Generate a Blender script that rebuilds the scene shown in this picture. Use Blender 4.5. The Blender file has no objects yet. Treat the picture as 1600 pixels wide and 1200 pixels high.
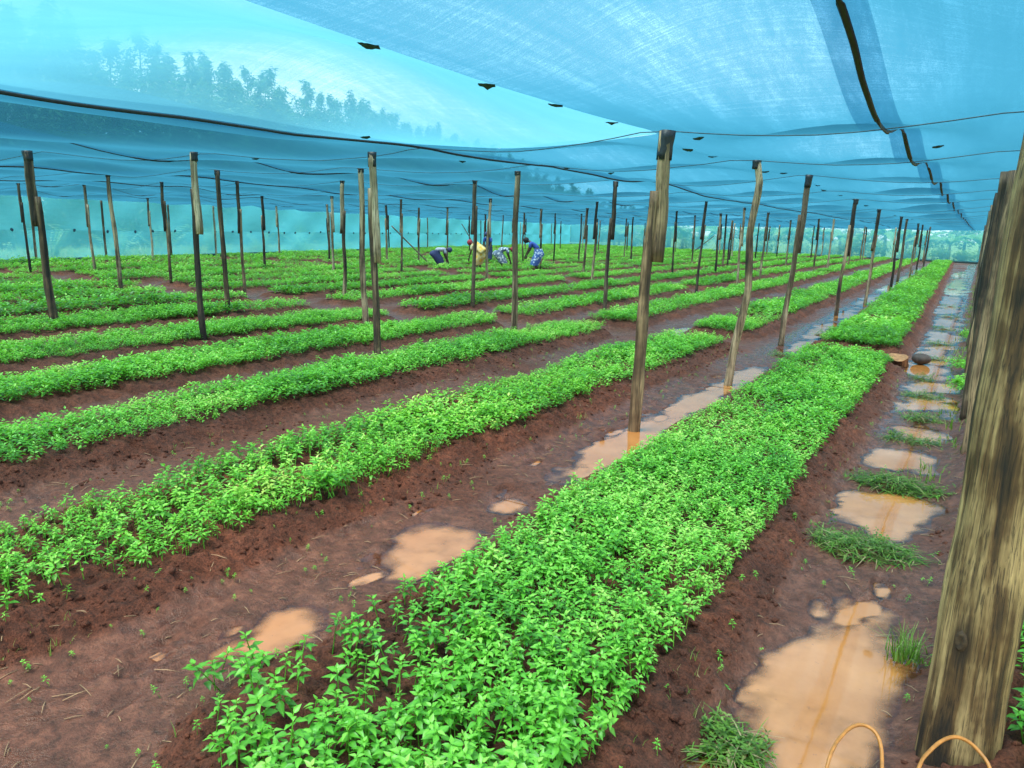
import bpy, bmesh, math, random
import numpy as np
from mathutils import Vector, Matrix
random.seed(7); np.random.seed(7)
R = math.radians
scene = bpy.context.scene
col = scene.collection

# ------------------------------------------------------------------ camera, world, sun, exposure
TILT, ROLL, YAW = 0.2074, 0.02618, 0.55585
camd = bpy.data.cameras.new('camera'); cam = bpy.data.objects.new('camera', camd); col.objects.link(cam)
camd.sensor_width = 36; camd.lens = 1150/1600*36; camd.clip_start = 0.05; camd.clip_end = 3000
h_ = Vector((-math.sin(YAW), math.cos(YAW), 0)); r_ = Vector((math.cos(YAW), math.sin(YAW), 0)); up_ = Vector((0, 0, 1))
fw_ = h_*math.cos(TILT)-up_*math.sin(TILT); u_ = up_*math.cos(TILT)+h_*math.sin(TILT)
rr_ = r_*math.cos(ROLL)+u_*math.sin(ROLL); uu_ = u_*math.cos(ROLL)-r_*math.sin(ROLL)
M = Matrix((rr_, uu_, -fw_)).transposed().to_4x4(); M.translation = (0, 0, 1.5)
cam.matrix_world = M
camd.dof.use_dof = True; camd.dof.focus_distance = 4.5; camd.dof.aperture_fstop = 2.8
camd.dof.aperture_fstop = 14.0
scene.camera = cam

SUN_EL, SUN_AZ = R(70), R(205)            # azimuth measured clockwise from +Y
world = bpy.data.worlds.new('World'); scene.world = world; world.use_nodes = True
wt = world.node_tree; wt.nodes.clear()
wo = wt.nodes.new('ShaderNodeOutputWorld'); bg = wt.nodes.new('ShaderNodeBackground')
sky = wt.nodes.new('ShaderNodeTexSky'); sky.sky_type = 'NISHITA'; sky.sun_disc = False
sky.sun_elevation = SUN_EL; sky.sun_rotation = SUN_AZ; sky.dust_density = 3.0
tcw = wt.nodes.new('ShaderNodeTexCoord'); nzw = wt.nodes.new('ShaderNodeTexNoise')
nzw.inputs['Scale'].default_value = 2.2; nzw.inputs['Detail'].default_value = 5
rmpw = wt.nodes.new('ShaderNodeValToRGB')
rmpw.color_ramp.elements[0].position = .3; rmpw.color_ramp.elements[0].color = (8.6, 9.0, 9.5, 1)
rmpw.color_ramp.elements[1].position = .7; rmpw.color_ramp.elements[1].color = (10.2, 10.4, 10.6, 1)
mxw = wt.nodes.new('ShaderNodeMixRGB'); mxw.inputs[0].default_value = .8
wt.links.new(tcw.outputs['Generated'], nzw.inputs['Vector']); wt.links.new(nzw.outputs['Fac'], rmpw.inputs[0])
wt.links.new(sky.outputs[0], mxw.inputs[1]); wt.links.new(rmpw.outputs[0], mxw.inputs[2])
wt.links.new(mxw.outputs[0], bg.inputs[0]); bg.inputs[1].default_value = 0.05
wt.links.new(bg.outputs[0], wo.inputs[0])
sund = bpy.data.lights.new('sun', 'SUN'); sun = bpy.data.objects.new('sun', sund); col.objects.link(sun)
sund.energy = 1.5; sund.angle = R(28); sund.color = (1, .91, .78)
sdir = Vector((math.sin(SUN_AZ)*math.cos(SUN_EL), math.cos(SUN_AZ)*math.cos(SUN_EL), math.sin(SUN_EL)))
sun.rotation_euler = sdir.to_track_quat('Z', 'Y').to_euler()
vs = scene.view_settings; vs.view_transform = 'Standard'; vs.look = 'None'; vs.gamma = 1; vs.use_curve_mapping = False
vs.exposure = 3.05
vs.use_white_balance = True; vs.white_balance_temperature = 7900; vs.white_balance_tint = 10   # camera white balance set for the bluish light under the net
scene.render.engine = 'CYCLES'
cy = scene.cycles; cy.transparent_max_bounces = 24; cy.max_bounces = 8; cy.diffuse_bounces = 4; cy.transmission_bounces = 6
cy.caustics_reflective = False; cy.caustics_refractive = False

# ------------------------------------------------------------------ helpers
def mesh_np(name, V, T=None, Q=None, smooth=True, attrs=None):
    V = np.asarray(V, np.float32).reshape(-1, 3)
    T = np.zeros((0, 3), np.int32) if T is None else np.asarray(T, np.int32).reshape(-1, 3)
    Q = np.zeros((0, 4), np.int32) if Q is None else np.asarray(Q, np.int32).reshape(-1, 4)
    me = bpy.data.meshes.new(name)
    nt, nq = len(T), len(Q)
    me.vertices.add(len(V)); me.vertices.foreach_set('co', V.ravel())
    me.loops.add(nt*3+nq*4); me.loops.foreach_set('vertex_index', np.concatenate([T.ravel(), Q.ravel()]))
    me.polygons.add(nt+nq)
    me.polygons.foreach_set('loop_start', np.concatenate([np.arange(nt)*3, nt*3+np.arange(nq)*4]).astype(np.int32))
    if smooth: me.polygons.foreach_set('use_smooth', np.ones(nt+nq, bool))
    if attrs:
        for k, a in attrs.items():
            at = me.attributes.new(k, 'FLOAT', 'POINT'); at.data.foreach_set('value', np.asarray(a, np.float32))
    me.update(calc_edges=True); me.validate()
    return me
def link(name, me, mat=None, parent=None, **props):
    o = bpy.data.objects.new(name, me); col.objects.link(o)
    if mat is not None and me is not None and not me.materials: me.materials.append(mat)
    if parent is not None: o.parent = parent
    for k, v in props.items(): o[k] = v
    return o
def thing(o, label, category, group=None):
    o['label'] = label; o['category'] = category
    if group: o['group'] = group
    return o
def empty(name, loc, label, category, group=None):
    o = bpy.data.objects.new(name, None); col.objects.link(o); o.location = loc; o.empty_display_size = .1
    return thing(o, label, category, group)
class MB:
    def __init__(s): s.V = []; s.T = []; s.Q = []; s.n = 0; s.A = []
    def add(s, V, T=None, Q=None, a=0.0):
        V = np.asarray(V, float).reshape(-1, 3); s.V.append(V)
        if T is not None and len(T): s.T.append(np.asarray(T, int).reshape(-1, 3)+s.n)
        if Q is not None and len(Q): s.Q.append(np.asarray(Q, int).reshape(-1, 4)+s.n)
        s.A.append(np.full(len(V), a) if np.isscalar(a) else np.asarray(a)); s.n += len(V)
    def mesh(s, name, smooth=True):
        V = np.concatenate(s.V) if s.V else np.zeros((0, 3))
        return mesh_np(name, V, np.concatenate(s.T) if s.T else None, np.concatenate(s.Q) if s.Q else None, smooth,
                       {'tone': np.concatenate(s.A) if s.A else []})
def hash2(ix, iy, seed):
    n = (ix.astype(np.int64)*374761393+iy.astype(np.int64)*668265263+seed*974634777) & 0x7fffffff
    n = ((n ^ (n >> 13))*1274126177) & 0x7fffffff
    return ((n ^ (n >> 16)) & 0xffff)/65535.0
def vnoise(x, y, seed=0):
    ix = np.floor(x); iy = np.floor(y); fx = x-ix; fy = y-iy
    fx = fx*fx*(3-2*fx); fy = fy*fy*(3-2*fy)
    a = hash2(ix, iy, seed); b = hash2(ix+1, iy, seed); c = hash2(ix, iy+1, seed); d = hash2(ix+1, iy+1, seed)
    return (a+(b-a)*fx)*(1-fy)+(c+(d-c)*fx)*fy-.5
def fbm(x, y, octs=4, seed=0):
    r = 0; a = 1
    for o in range(octs):
        r = r+a*vnoise(x*2**o+o*7.3, y*2**o-o*3.1, seed+o); a *= .5
    return r
def sstep(a, b, x):
    t = np.clip((x-a)/(b-a), 0, 1); return t*t*(3-2*t)
def tube(path, radii, sides=10, rough=0.0, seed=0, cap=True, flat=1.0):
    path = [Vector(p) for p in path]; n = len(path); V = []; Q = []; T = []
    rng = np.random.RandomState(seed)
    ph = rng.rand(sides)*6.28
    for i, p in enumerate(path):
        t = (path[min(i+1, n-1)]-path[max(i-1, 0)]).normalized()
        a = t.cross(Vector((0, 1, 0.02)))
        if a.length < .1: a = t.cross(Vector((1, 0, 0)))
        a.normalize(); b = t.cross(a)
        for k in range(sides):
            an = 2*math.pi*k/sides
            rr = radii[i]*(1+rough*(.6*math.sin(ph[k]+i*.23)+.4*(rng.rand()-.5)))
            V.append(p+a*(rr*math.cos(an))+b*(rr*flat*math.sin(an)))
    for i in range(n-1):
        for k in range(sides):
            k2 = (k+1) % sides
            Q.append((i*sides+k, i*sides+k2, (i+1)*sides+k2, (i+1)*sides+k))
    if cap:
        for i, e in ((0, -1), (n-1, 1)):
            V.append(path[i]); c = len(V)-1
            for k in range(sides):
                k2 = (k+1) % sides
                T.append((c, i*sides+k2, i*sides+k) if e < 0 else (c, i*sides+k, i*sides+k2))
    return np.array([tuple(v) for v in V]), T, Q

# ------------------------------------------------------------------ materials
def newmat(name):
    m = bpy.data.materials.new(name); m.use_nodes = True
    nt = m.node_tree; nt.nodes.clear(); out = nt.nodes.new('ShaderNodeOutputMaterial')
    return m, nt, out
def N(nt, t, **kw):
    n = nt.nodes.new(t)
    for k, v in kw.items():
        if k in n.inputs: n.inputs[k].default_value = v
        else: setattr(n, k, v)
    return n
def ramp(nt, fac, stops):
    r = nt.nodes.new('ShaderNodeValToRGB'); e = r.color_ramp.elements
    while len(e) < len(stops): e.new(.5)
    for i, (p, c) in enumerate(stops): e[i].position = p; e[i].color = (*c, 1)
    nt.links.new(fac, r.inputs[0]); return r.outputs[0]
def noise(nt, vec, scale, detail=4, rough=.5, vscale=None):
    if vscale:
        mp = nt.nodes.new('ShaderNodeMapping'); mp.inputs['Scale'].default_value = vscale
        nt.links.new(vec, mp.inputs['Vector']); vec = mp.outputs[0]
    n = nt.nodes.new('ShaderNodeTexNoise'); n.inputs['Scale'].default_value = scale; n.inputs['Detail'].default_value = detail
    n.inputs['Roughness'].default_value = rough
    nt.links.new(vec, n.inputs['Vector']); return n.outputs['Fac']
def math_(nt, op, a, b=None, clamp=False):
    n = nt.nodes.new('ShaderNodeMath'); n.operation = op; n.use_clamp = clamp
    for i, v in enumerate((a, b)):
        if v is None: continue
        if isinstance(v, (int, float)): n.inputs[i].default_value = v
        else: nt.links.new(v, n.inputs[i])
    return n.outputs[0]
def mixc(nt, f, a, b, mode='MIX'):
    n = nt.nodes.new('ShaderNodeMixRGB'); n.blend_type = mode
    for i, v in enumerate((f, a, b)):
        if isinstance(v, (int, float)): n.inputs[i].default_value = v
        elif isinstance(v, tuple): n.inputs[i].default_value = (*v, 1)
        else: nt.links.new(v, n.inputs[i])
    return n.outputs[0]
def attr(nt, name):
    n = nt.nodes.new('ShaderNodeAttribute'); n.attribute_name = name; return n.outputs['Fac']
def coords(nt, kind='Object'): return nt.nodes.new('ShaderNodeTexCoord').outputs[kind]

def mud_material():
    m, nt, out = newmat('mud'); P = coords(nt)
    p = N(nt, 'ShaderNodeBsdfPrincipled'); L = nt.links.new
    wet = attr(nt, 'wet')
    n1 = noise(nt, P, 2.3, 6, .6); n2 = noise(nt, P, 34, 6, .7); n3 = noise(nt, P, 120, 4, .65); n4 = noise(nt, P, 11, 5, .65)
    c = ramp(nt, n1, [(.25, (.10, .032, .020)), (.5, (.175, .055, .032)), (.75, (.29, .090, .050))])
    c = mixc(nt, .8, c, ramp(nt, n2, [(.34, (.16, .13, .12)), (.52, (.85, .82, .80)), (.68, (1.25, 1.2, 1.15))]), 'MULTIPLY')
    c = mixc(nt, .6, c, ramp(nt, n3, [(.36, (.25, .23, .22)), (.60, (1.15, 1.12, 1.1))]), 'MULTIPLY')
    cw = ramp(nt, n4, [(.32, (.070, .024, .015)), (.5, (.120, .043, .028)), (.68, (.185, .072, .046))])
    cw = mixc(nt, .75, cw, ramp(nt, n2, [(.34, (.30, .27, .26)), (.50, (.95, .93, .92)), (.68, (1.25, 1.2, 1.18))]), 'MULTIPLY')
    cw = mixc(nt, .45, cw, ramp(nt, n3, [(.32, (.35, .33, .32)), (.55, (1.05, 1.04, 1.03))]), 'MULTIPLY')
    c = mixc(nt, math_(nt, 'MINIMUM', wet, 1.0), c, cw)
    L(c, p.inputs['Base Color'])
    rw = ramp(nt, noise(nt, P, 7, 4, .6), [(.38, (.20, .20, .20)), (.60, (.55, .55, .55))])
    ro = mixc(nt, math_(nt, 'MINIMUM', wet, 1.0), (.82, .82, .82), rw); ro = mixc(nt, math_(nt, 'MULTIPLY', math_(nt, 'SUBTRACT', wet, 1.0), 2.2, True), ro, (.05, .05, .05)); L(ro, p.inputs['Roughness'])
    b = N(nt, 'ShaderNodeBump'); 
    hgt = math_(nt, 'ADD', math_(nt, 'MULTIPLY', n2, 1.0), math_(nt, 'MULTIPLY', n3, .5))
    L(hgt, b.inputs['Height']); b.inputs['Distance'].default_value = .034; p.inputs['Specular IOR Level'].default_value = .35
    L(math_(nt, 'MAXIMUM', .05, math_(nt, 'SUBTRACT', 1.0, math_(nt, 'MULTIPLY', wet, .52))), b.inputs['Strength'])
    L(b.outputs[0], p.inputs['Normal']); L(p.outputs[0], out.inputs[0]); return m
def leaf_material(name, stops, rough=.42, trans=.3, tcol=(.25, .6, .05)):
    m, nt, out = newmat(name); L = nt.links.new
    t = attr(nt, 'tone'); oi = nt.nodes.new('ShaderNodeObjectInfo').outputs['Random']
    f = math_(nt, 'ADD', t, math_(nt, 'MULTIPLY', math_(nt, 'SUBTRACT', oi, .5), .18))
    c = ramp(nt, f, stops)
    p = N(nt, 'ShaderNodeBsdfPrincipled', Roughness=rough); L(c, p.inputs['Base Color'])
    p.inputs['Specular IOR Level'].default_value = .45
    tr = N(nt, 'ShaderNodeBsdfTranslucent'); L(mixc(nt, .6, c, tcol), tr.inputs[0])
    mx = N(nt, 'ShaderNodeMixShader'); mx.inputs[0].default_value = trans
    L(p.outputs[0], mx.inputs[1]); L(tr.outputs[0], mx.inputs[2]); L(mx.outputs[0], out.inputs[0]); return m
def net_material(name, T0, thread, tcol, see, fsee):
    """knitted netting: open holes (fewer when seen at a slant), tinted see-through tape, and scattering tape"""
    m, nt, out = newmat(name); L = nt.links.new; P = coords(nt)
    g = N(nt, 'ShaderNodeNewGeometry')
    d = N(nt, 'ShaderNodeVectorMath', operation='DOT_PRODUCT'); L(g.outputs['Incoming'], d.inputs[0]); L(g.outputs['Normal'], d.inputs[1])
    ca = math_(nt, 'MAXIMUM', math_(nt, 'ABSOLUTE', d.outputs['Value']), .06)
    s1 = noise(nt, P, 1.0, 5, .65, (9, .35, 9)); s2 = noise(nt, P, 3.0, 5, .6); s3 = noise(nt, P, 150, 2, .5)
    s4 = noise(nt, P, 1.0, 3, .6, (60, 1.2, 60)); s5 = noise(nt, P, 22, 4, .7)
    dens = math_(nt, 'ADD', math_(nt, 'ADD', math_(nt, 'MULTIPLY', s1, .85), math_(nt, 'MULTIPLY', s2, .25)),
                 math_(nt, 'ADD', math_(nt, 'MULTIPLY', s3, .75), math_(nt, 'ADD', math_(nt, 'MULTIPLY', s4, .25), math_(nt, 'MULTIPLY', s5, .35))))
    s6 = noise(nt, P, 1.0, 2, .5, (1.5, 75, 1.5))
    dens = math_(nt, 'ADD', math_(nt, 'ADD', dens, -.44), math_(nt, 'MULTIPLY', s6, .45))          # about 1
    T = math_(nt, 'POWER', T0, math_(nt, 'MULTIPLY', math_(nt, 'DIVIDE', 1.0, ca), dens), True)
    tone = noise(nt, P, 1.6, 5, .6, (3, .5, 3))
    c = mixc(nt, tone, thread, tcol)
    tl = N(nt, 'ShaderNodeBsdfTranslucent'); L(c, tl.inputs[0])
    df = N(nt, 'ShaderNodeBsdfDiffuse'); L(c, df.inputs[0])
    mx = N(nt, 'ShaderNodeMixShader'); mx.inputs[0].default_value = .36; L(tl.outputs[0], mx.inputs[1]); L(df.outputs[0], mx.inputs[2])
    ts = N(nt, 'ShaderNodeBsdfTransparent'); L(mixc(nt, 1.0, see, ramp(nt, dens, [(.6, (1, 1, 1)), (1.4, (.62, .62, .62))]), 'MULTIPLY'), ts.inputs[0])
    m1 = N(nt, 'ShaderNodeMixShader'); L(math_(nt, 'POWER', fsee, math_(nt, 'DIVIDE', 1.0, ca)), m1.inputs[0]); L(mx.outputs[0], m1.inputs[1]); L(ts.outputs[0], m1.inputs[2])
    tp = N(nt, 'ShaderNodeBsdfTransparent')
    m2 = N(nt, 'ShaderNodeMixShader'); L(T, m2.inputs[0]); L(m1.outputs[0], m2.inputs[1]); L(tp.outputs[0], m2.inputs[2])
    L(m2.outputs[0], out.inputs[0]); return m
KN = [(-.039, -.092, .53, 1.), (-.036, -.094, .11, 1.1), (-.006, -.085, 1.48, .9)]
def wood_material(name, dark, mid, pale, scale=1.0, bumpd=.004, knots=False):
    m, nt, out = newmat(name); L = nt.links.new; P = coords(nt)
    oi = nt.nodes.new('ShaderNodeObjectInfo').outputs['Random']
    va = N(nt, 'ShaderNodeVectorMath', operation='ADD'); L(P, va.inputs[0])
    cmb = N(nt, 'ShaderNodeCombineXYZ'); L(math_(nt, 'MULTIPLY', oi, 37.), cmb.inputs[0]); L(math_(nt, 'MULTIPLY', oi, 91.), cmb.inputs[2])
    L(cmb.outputs[0], va.inputs[1]); P2 = va.outputs[0]
    n1 = noise(nt, P2, 1.0*scale, 5, .6, (13, 13, .8)); n2 = noise(nt, P2, 1.0*scale, 4, .65, (55, 55, 2.6)); n3 = noise(nt, P2, 2.2*scale, 4, .6)
    f = math_(nt, 'ADD', math_(nt, 'MULTIPLY', n1, .62), math_(nt, 'MULTIPLY', n3, .38))
    f = math_(nt, 'ADD', f, math_(nt, 'MULTIPLY', math_(nt, 'SUBTRACT', oi, .5), .16))
    c = ramp(nt, f, [(.42, dark), (.51, mid), (.61, pale)] if not knots else [(.41, dark), (.51, mid), (.63, pale)])
    c = mixc(nt, .6, c, ramp(nt, n2, [(.35, (.35, .33, .3)), (.65, (1, 1, 1))]), 'MULTIPLY')
    n5 = noise(nt, P2, 1.0*scale, 3, .6, (150, 150, 3.2)); c = mixc(nt, .75, c, ramp(nt, n5, [(.38, (.10, .09, .08)), (.46, (1, 1, 1)), (.7, (1.2, 1.18, 1.15))]), 'MULTIPLY')
    if knots:
        for kx, ky, kz, ks in KN:
            v1 = N(nt, 'ShaderNodeVectorMath', operation='SUBTRACT'); L(P, v1.inputs[0]); v1.inputs[1].default_value = (kx, ky, kz)
            v2 = N(nt, 'ShaderNodeVectorMath', operation='MULTIPLY'); L(v1.outputs[0], v2.inputs[0]); v2.inputs[1].default_value = (1, 1, .42)
            ln = N(nt, 'ShaderNodeVectorMath', operation='LENGTH'); L(v2.outputs[0], ln.inputs[0])
            q = math_(nt, 'ADD', ln.outputs['Value'], math_(nt, 'MULTIPLY', math_(nt, 'SUBTRACT', n1, .5), .03))
            c = mixc(nt, ramp(nt, q, [(.018*ks, (.92, .92, .92)), (.042*ks, (0, 0, 0))]), c, (.012, .008, .006))
    p = N(nt, 'ShaderNodeBsdfPrincipled', Roughness=.72); L(c, p.inputs['Base Color'])
    b = N(nt, 'ShaderNodeBump', Distance=bumpd); L(math_(nt, 'ADD', math_(nt, 'ADD', n1, n2), n5), b.inputs['Height']); b.inputs['Strength'].default_value = .8
    L(b.outputs[0], p.inputs['Normal']); L(p.outputs[0], out.inputs[0]); return m
def plain(name, c, rough=.7, var=.3, scale=20, bump=0):
    m, nt, out = newmat(name); L = nt.links.new; P = coords(nt)
    n = noise(nt, P, scale, 4, .6)
    cc = ramp(nt, n, [(.3, tuple(x*(1-var) for x in c)), (.7, tuple(min(1, x*(1+var)) for x in c))])
    p = N(nt, 'ShaderNodeBsdfPrincipled', Roughness=rough); L(cc, p.inputs['Base Color'])
    if bump:
        b = N(nt, 'ShaderNodeBump', Distance=bump); L(n, b.inputs['Height']); L(b.outputs[0], p.inputs['Normal'])
    L(p.outputs[0], out.inputs[0]); return m
def water_material():
    m, nt, out = newmat('muddy_water'); L = nt.links.new; P = coords(nt)
    n = noise(nt, P, 3.5, 5, .6)
    c = ramp(nt, n, [(.3, (.42, .150, .040)), (.7, (.54, .215, .07))])
    sp = noise(nt, P, 48, 4, .6); c = mixc(nt, ramp(nt, sp, [(.66, (0, 0, 0)), (.74, (.75, .75, .75))]), c, (.16, .075, .05))
    bmp = N(nt, 'ShaderNodeBump', Distance=.002); bmp.inputs['Strength'].default_value = .12; L(noise(nt, P, 9, 3, .5), bmp.inputs['Height'])
    p = N(nt, 'ShaderNodeBsdfPrincipled', Roughness=.04); L(c, p.inputs['Base Color']); p.inputs['IOR'].default_value = 2.0; L(bmp.outputs[0], p.inputs['Normal'])
    tp = N(nt, 'ShaderNodeBsdfTransparent', Color=(.95, .88, .83, 1)); gl = N(nt, 'ShaderNodeBsdfGlossy', Roughness=.04); L(bmp.outputs[0], gl.inputs['Normal'])
    fr = N(nt, 'ShaderNodeFresnel', IOR=1.4); sh = N(nt, 'ShaderNodeMixShader'); L(fr.outputs[0], sh.inputs[0]); L(tp.outputs[0], sh.inputs[1]); L(gl.outputs[0], sh.inputs[2])
    dep = math_(nt, 'ADD', attr(nt, 'depth'), math_(nt, 'MULTIPLY', math_(nt, 'SUBTRACT', noise(nt, P, 30, 4, .6), .5), .006))
    f = N(nt, 'ShaderNodeMapRange', interpolation_type='SMOOTHSTEP'); L(dep, f.inputs['Value']); f.inputs['From Min'].default_value = .0012; f.inputs['From Max'].default_value = .021
    mx = N(nt, 'ShaderNodeMixShader'); L(f.outputs[0], mx.inputs[0]); L(sh.outputs[0], mx.inputs[1]); L(p.outputs[0], mx.inputs[2]); L(mx.outputs[0], out.inputs[0]); return m
MUD = mud_material()
WATER = water_material()
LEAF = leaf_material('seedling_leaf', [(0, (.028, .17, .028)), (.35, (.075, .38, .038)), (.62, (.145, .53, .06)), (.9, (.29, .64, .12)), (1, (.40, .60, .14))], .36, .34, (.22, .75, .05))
GRASS = leaf_material('grass_blade', [(0, (.035, .10, .015)), (.45, (.10, .25, .03)), (.7, (.17, .27, .06)), (.85, (.26, .22, .10)), (1, (.36, .28, .16))], .5, .25)
FOL = leaf_material('tree_leaf', [(0, (.08, .16, .10)), (.5, (.125, .23, .14)), (1, (.17, .29, .17))], .6, .2)
FOLP = leaf_material('pale_leaf', [(0, (.12, .26, .10)), (.5, (.25, .42, .18)), (1, (.42, .55, .30))], .5, .35)
BANANA = leaf_material('banana_leaf', [(0, (.05, .18, .04)), (.5, (.13, .30, .07)), (1, (.38, .45, .18))], .4, .35)
NET = net_material('shade_netting', .26, (.004, .074, .148), (.011, .102, .188), (.045, .33, .57), .82)
NETP = net_material('sky_brightened_netting', .32, (.026, .18, .31), (.042, .225, .37), (.17, .36, .51), .66)  # same netting made paler: sky brightness over the near bay put into its colours
NETS = net_material('side_netting', .20, (.04, .40, .66), (.06, .46, .72), (.05, .36, .54), .33)
BANDM = net_material('overlap_netting', .72, (.004, .08, .15), (.010, .11, .19), (.14, .66, .92), .90)
CORD = plain('black_tape', (.010, .011, .012), .6, .3, 60)
WRAPM = plain('rubber_wrap', (.012, .018, .028), .5, .4, 30, .003)
TIEM = plain('tie_cloth', (.012, .06, .10), .7, .4, 30, .003)
WIREM = plain('wire', (.008, .045, .07), .5)
WOODS = [wood_material('weathered_wood', (.014, .010, .007), (.13, .080, .048), (.50, .37, .24)),
         wood_material('pale_wood', (.10, .066, .038), (.34, .25, .16), (.62, .51, .36)),
         wood_material('dark_wood', (.008, .006, .005), (.034, .024, .017), (.17, .12, .08)),
         wood_material('brown_wood', (.014, .010, .007), (.11, .066, .036), (.42, .29, .17))]
NEARW = wood_material('near_post_wood', (.010, .007, .004), (.115, .060, .021), (.52, .36, .17), 1.7, .006, True)
BARK = plain('bark', (.09, .07, .055), .9, .45, 9, .02)

# ------------------------------------------------------------------ layout of beds and poles
class Bed: pass
beds = []
def add_bed(k, sec, xl, xr, y0, y1, h=.15, drift=0.):
    b = Bed(); b.k = k; b.sec = sec; b.xl = xl; b.xr = xr; b.y0 = y0; b.y1 = y1; b.h = h; b.drift = drift; b.seed = len(beds)*13+5
    beds.append(b)
FENCE = [(-25.2, 0), (-25.6, 3), (-26.7, 11.5), (-28, 18), (-29.4, 25), (-33, 40), (-37.8, 72)]
def fence_x(y): return np.interp(y, [p[1] for p in FENCE], [p[0] for p in FENCE])
FAR_A, FAR_B = (-37.8, 72.), (2.6, 59.3)
def far_y(x): return FAR_A[1]+(x-FAR_A[0])/(FAR_B[0]-FAR_A[0])*(FAR_B[1]-FAR_A[1])
rng = random.Random(3)
add_bed(-1, 0, .275, 1.25, .2, 9.0, .10); add_bed(-1, 1, .42, 1.35, 10., 30, .10)
E1 = {0: 9.75, 1: 10.0, 2: 9.9, 3: 9.6, 4: 9.1, 5: 9.2, 6: 9.3}
for k in range(0, 20):
    xr = [-.72, -2.70, -4.50, -6.15, -7.88, -9.8, -11.6][k] if k < 7 else -11.6-1.78*(k-6)
    xl = xr-([.97, .86, .80][k] if k < 3 else .84)
    dr = -.018
    c = (xl+xr)/2
    y0 = .98 if k == 0 else max(-.6, .43*abs(c)-2.2)
    cuts = [E1.get(k, 8.8+rng.uniform(-.4, .6))]
    if k >= 3: cuts.append(18.6+rng.uniform(-1.2, 1.2))
    cuts.append(32+rng.uniform(-1.5, 1.5) if k < 3 else 29.5+rng.uniform(-1.5, 1.5))
    if k >= 2: cuts.append(43+rng.uniform(-2, 2))
    cuts.append(far_y(c)-1.6)
    s = y0
    for sec, e in enumerate(cuts):
        gap = (.85 if sec == 0 else rng.uniform(.5, 1.2)) if not (k == 0 and sec == 1) else .3
        # beds stop at the side net
        s2 = s
        while s2 < e and xl+dr*max(0, s2-10) < fence_x(s2)+.5: s2 += .5
        if e-s2 > 2.0:
            add_bed(k, sec, xl, xr, s2, e, .10 if k < 3 else .085, dr)
        s = e+gap
PUD = [(-2.07, 1.74, 0.13, 0.26), (-2.05, 2.6, 0.2, 0.36), (-2.05, 3.3, 0.13, 0.15), (-2.02, 4.45, 0.18, 0.675), (-2.03, 5.85, 0.17, 0.837), (-2.04, 7.15, 0.18, 0.81), (-2.02, 8.4, 0.16, 0.675), (-2.0, 10.9, 0.2, 0.8), (-2.1, 13.2, 0.2, 1.1), (-2.15, 16.3, 0.22, 1.6), (-2.2, 20.5, 0.26, 2.2), (-2.3, 26, 0.24, 2.6), (-2.4, 33, 0.26, 3.2), (-2.6, 42, 0.26, 4), (-0.28, 2.46, 0.26, 0.68), (-0.27, 4.5, 0.287, 0.354), (-0.26, 5.72, 0.253, 0.354), (-0.28, 6.62, 0.265, 0.307), (-0.29, 7.62, 0.297, 0.531), (-0.3, 8.65, 0.27, 0.443), (-0.34, 10.0, 0.246, 0.75), (-0.34, 11.6, 0.258, 0.75), (-0.36, 13.6, 0.258, 0.938), (-0.38, 16.0, 0.28, 1.25), (-0.42, 18.6, 0.291, 1.125), (-0.46, 21.6, 0.291, 2.0), (-0.52, 26, 0.291, 2.5), (-0.6, 31.5, 0.291, 3.0), (-0.7, 39, 0.336, 4.375), (-3.72, 3.7, 0.09, 0.42), (-3.7, 2.25, 0.07, 0.3), (-3.78, 6.6, 0.1, 0.5), (-3.82, 11.2, 0.18, 0.9), (-5.5, 6.4, 0.07, 0.4)]

_fr = random.Random(44)
FOOT = [(-2.28+_fr.uniform(-.16, .22), _fr.uniform(1.0, 8.5), _fr.uniform(-.4, .4), _fr.uniform(.5, 1.1)) for _ in range(46)]+[(-.34+_fr.uniform(-.16, .2), _fr.uniform(2.9, 4.0), _fr.uniform(-.4, .4), _fr.uniform(.5, 1.)) for _ in range(9)]+[(-4.0+_fr.uniform(-.2, .2), _fr.uniform(1.8, 9), _fr.uniform(-.4, .4), _fr.uniform(.5, 1.)) for _ in range(22)]
def bed_d(b, x, y):
    sh = b.drift*np.maximum(0, y-10)
    wob = .07*fbm(y*.9+b.seed, x*0+b.seed*.37, 3, 11)
    wob2 = .07*fbm(y*.9-b.seed, x*0+b.seed*.77, 3, 17)
    dx = np.maximum(b.xl+sh+wob-x, x-(b.xr+sh+wob2)); cx = (b.xl+b.xr)/2+sh
    er = .25*((x-cx)/.5)**2
    dy = np.maximum(b.y0+er*.6-y, y-(b.y1-er))
    return np.where((dx > 0) & (dy > 0), np.hypot(np.maximum(dx, 0), np.maximum(dy, 0)), np.maximum(dx, dy))
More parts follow.
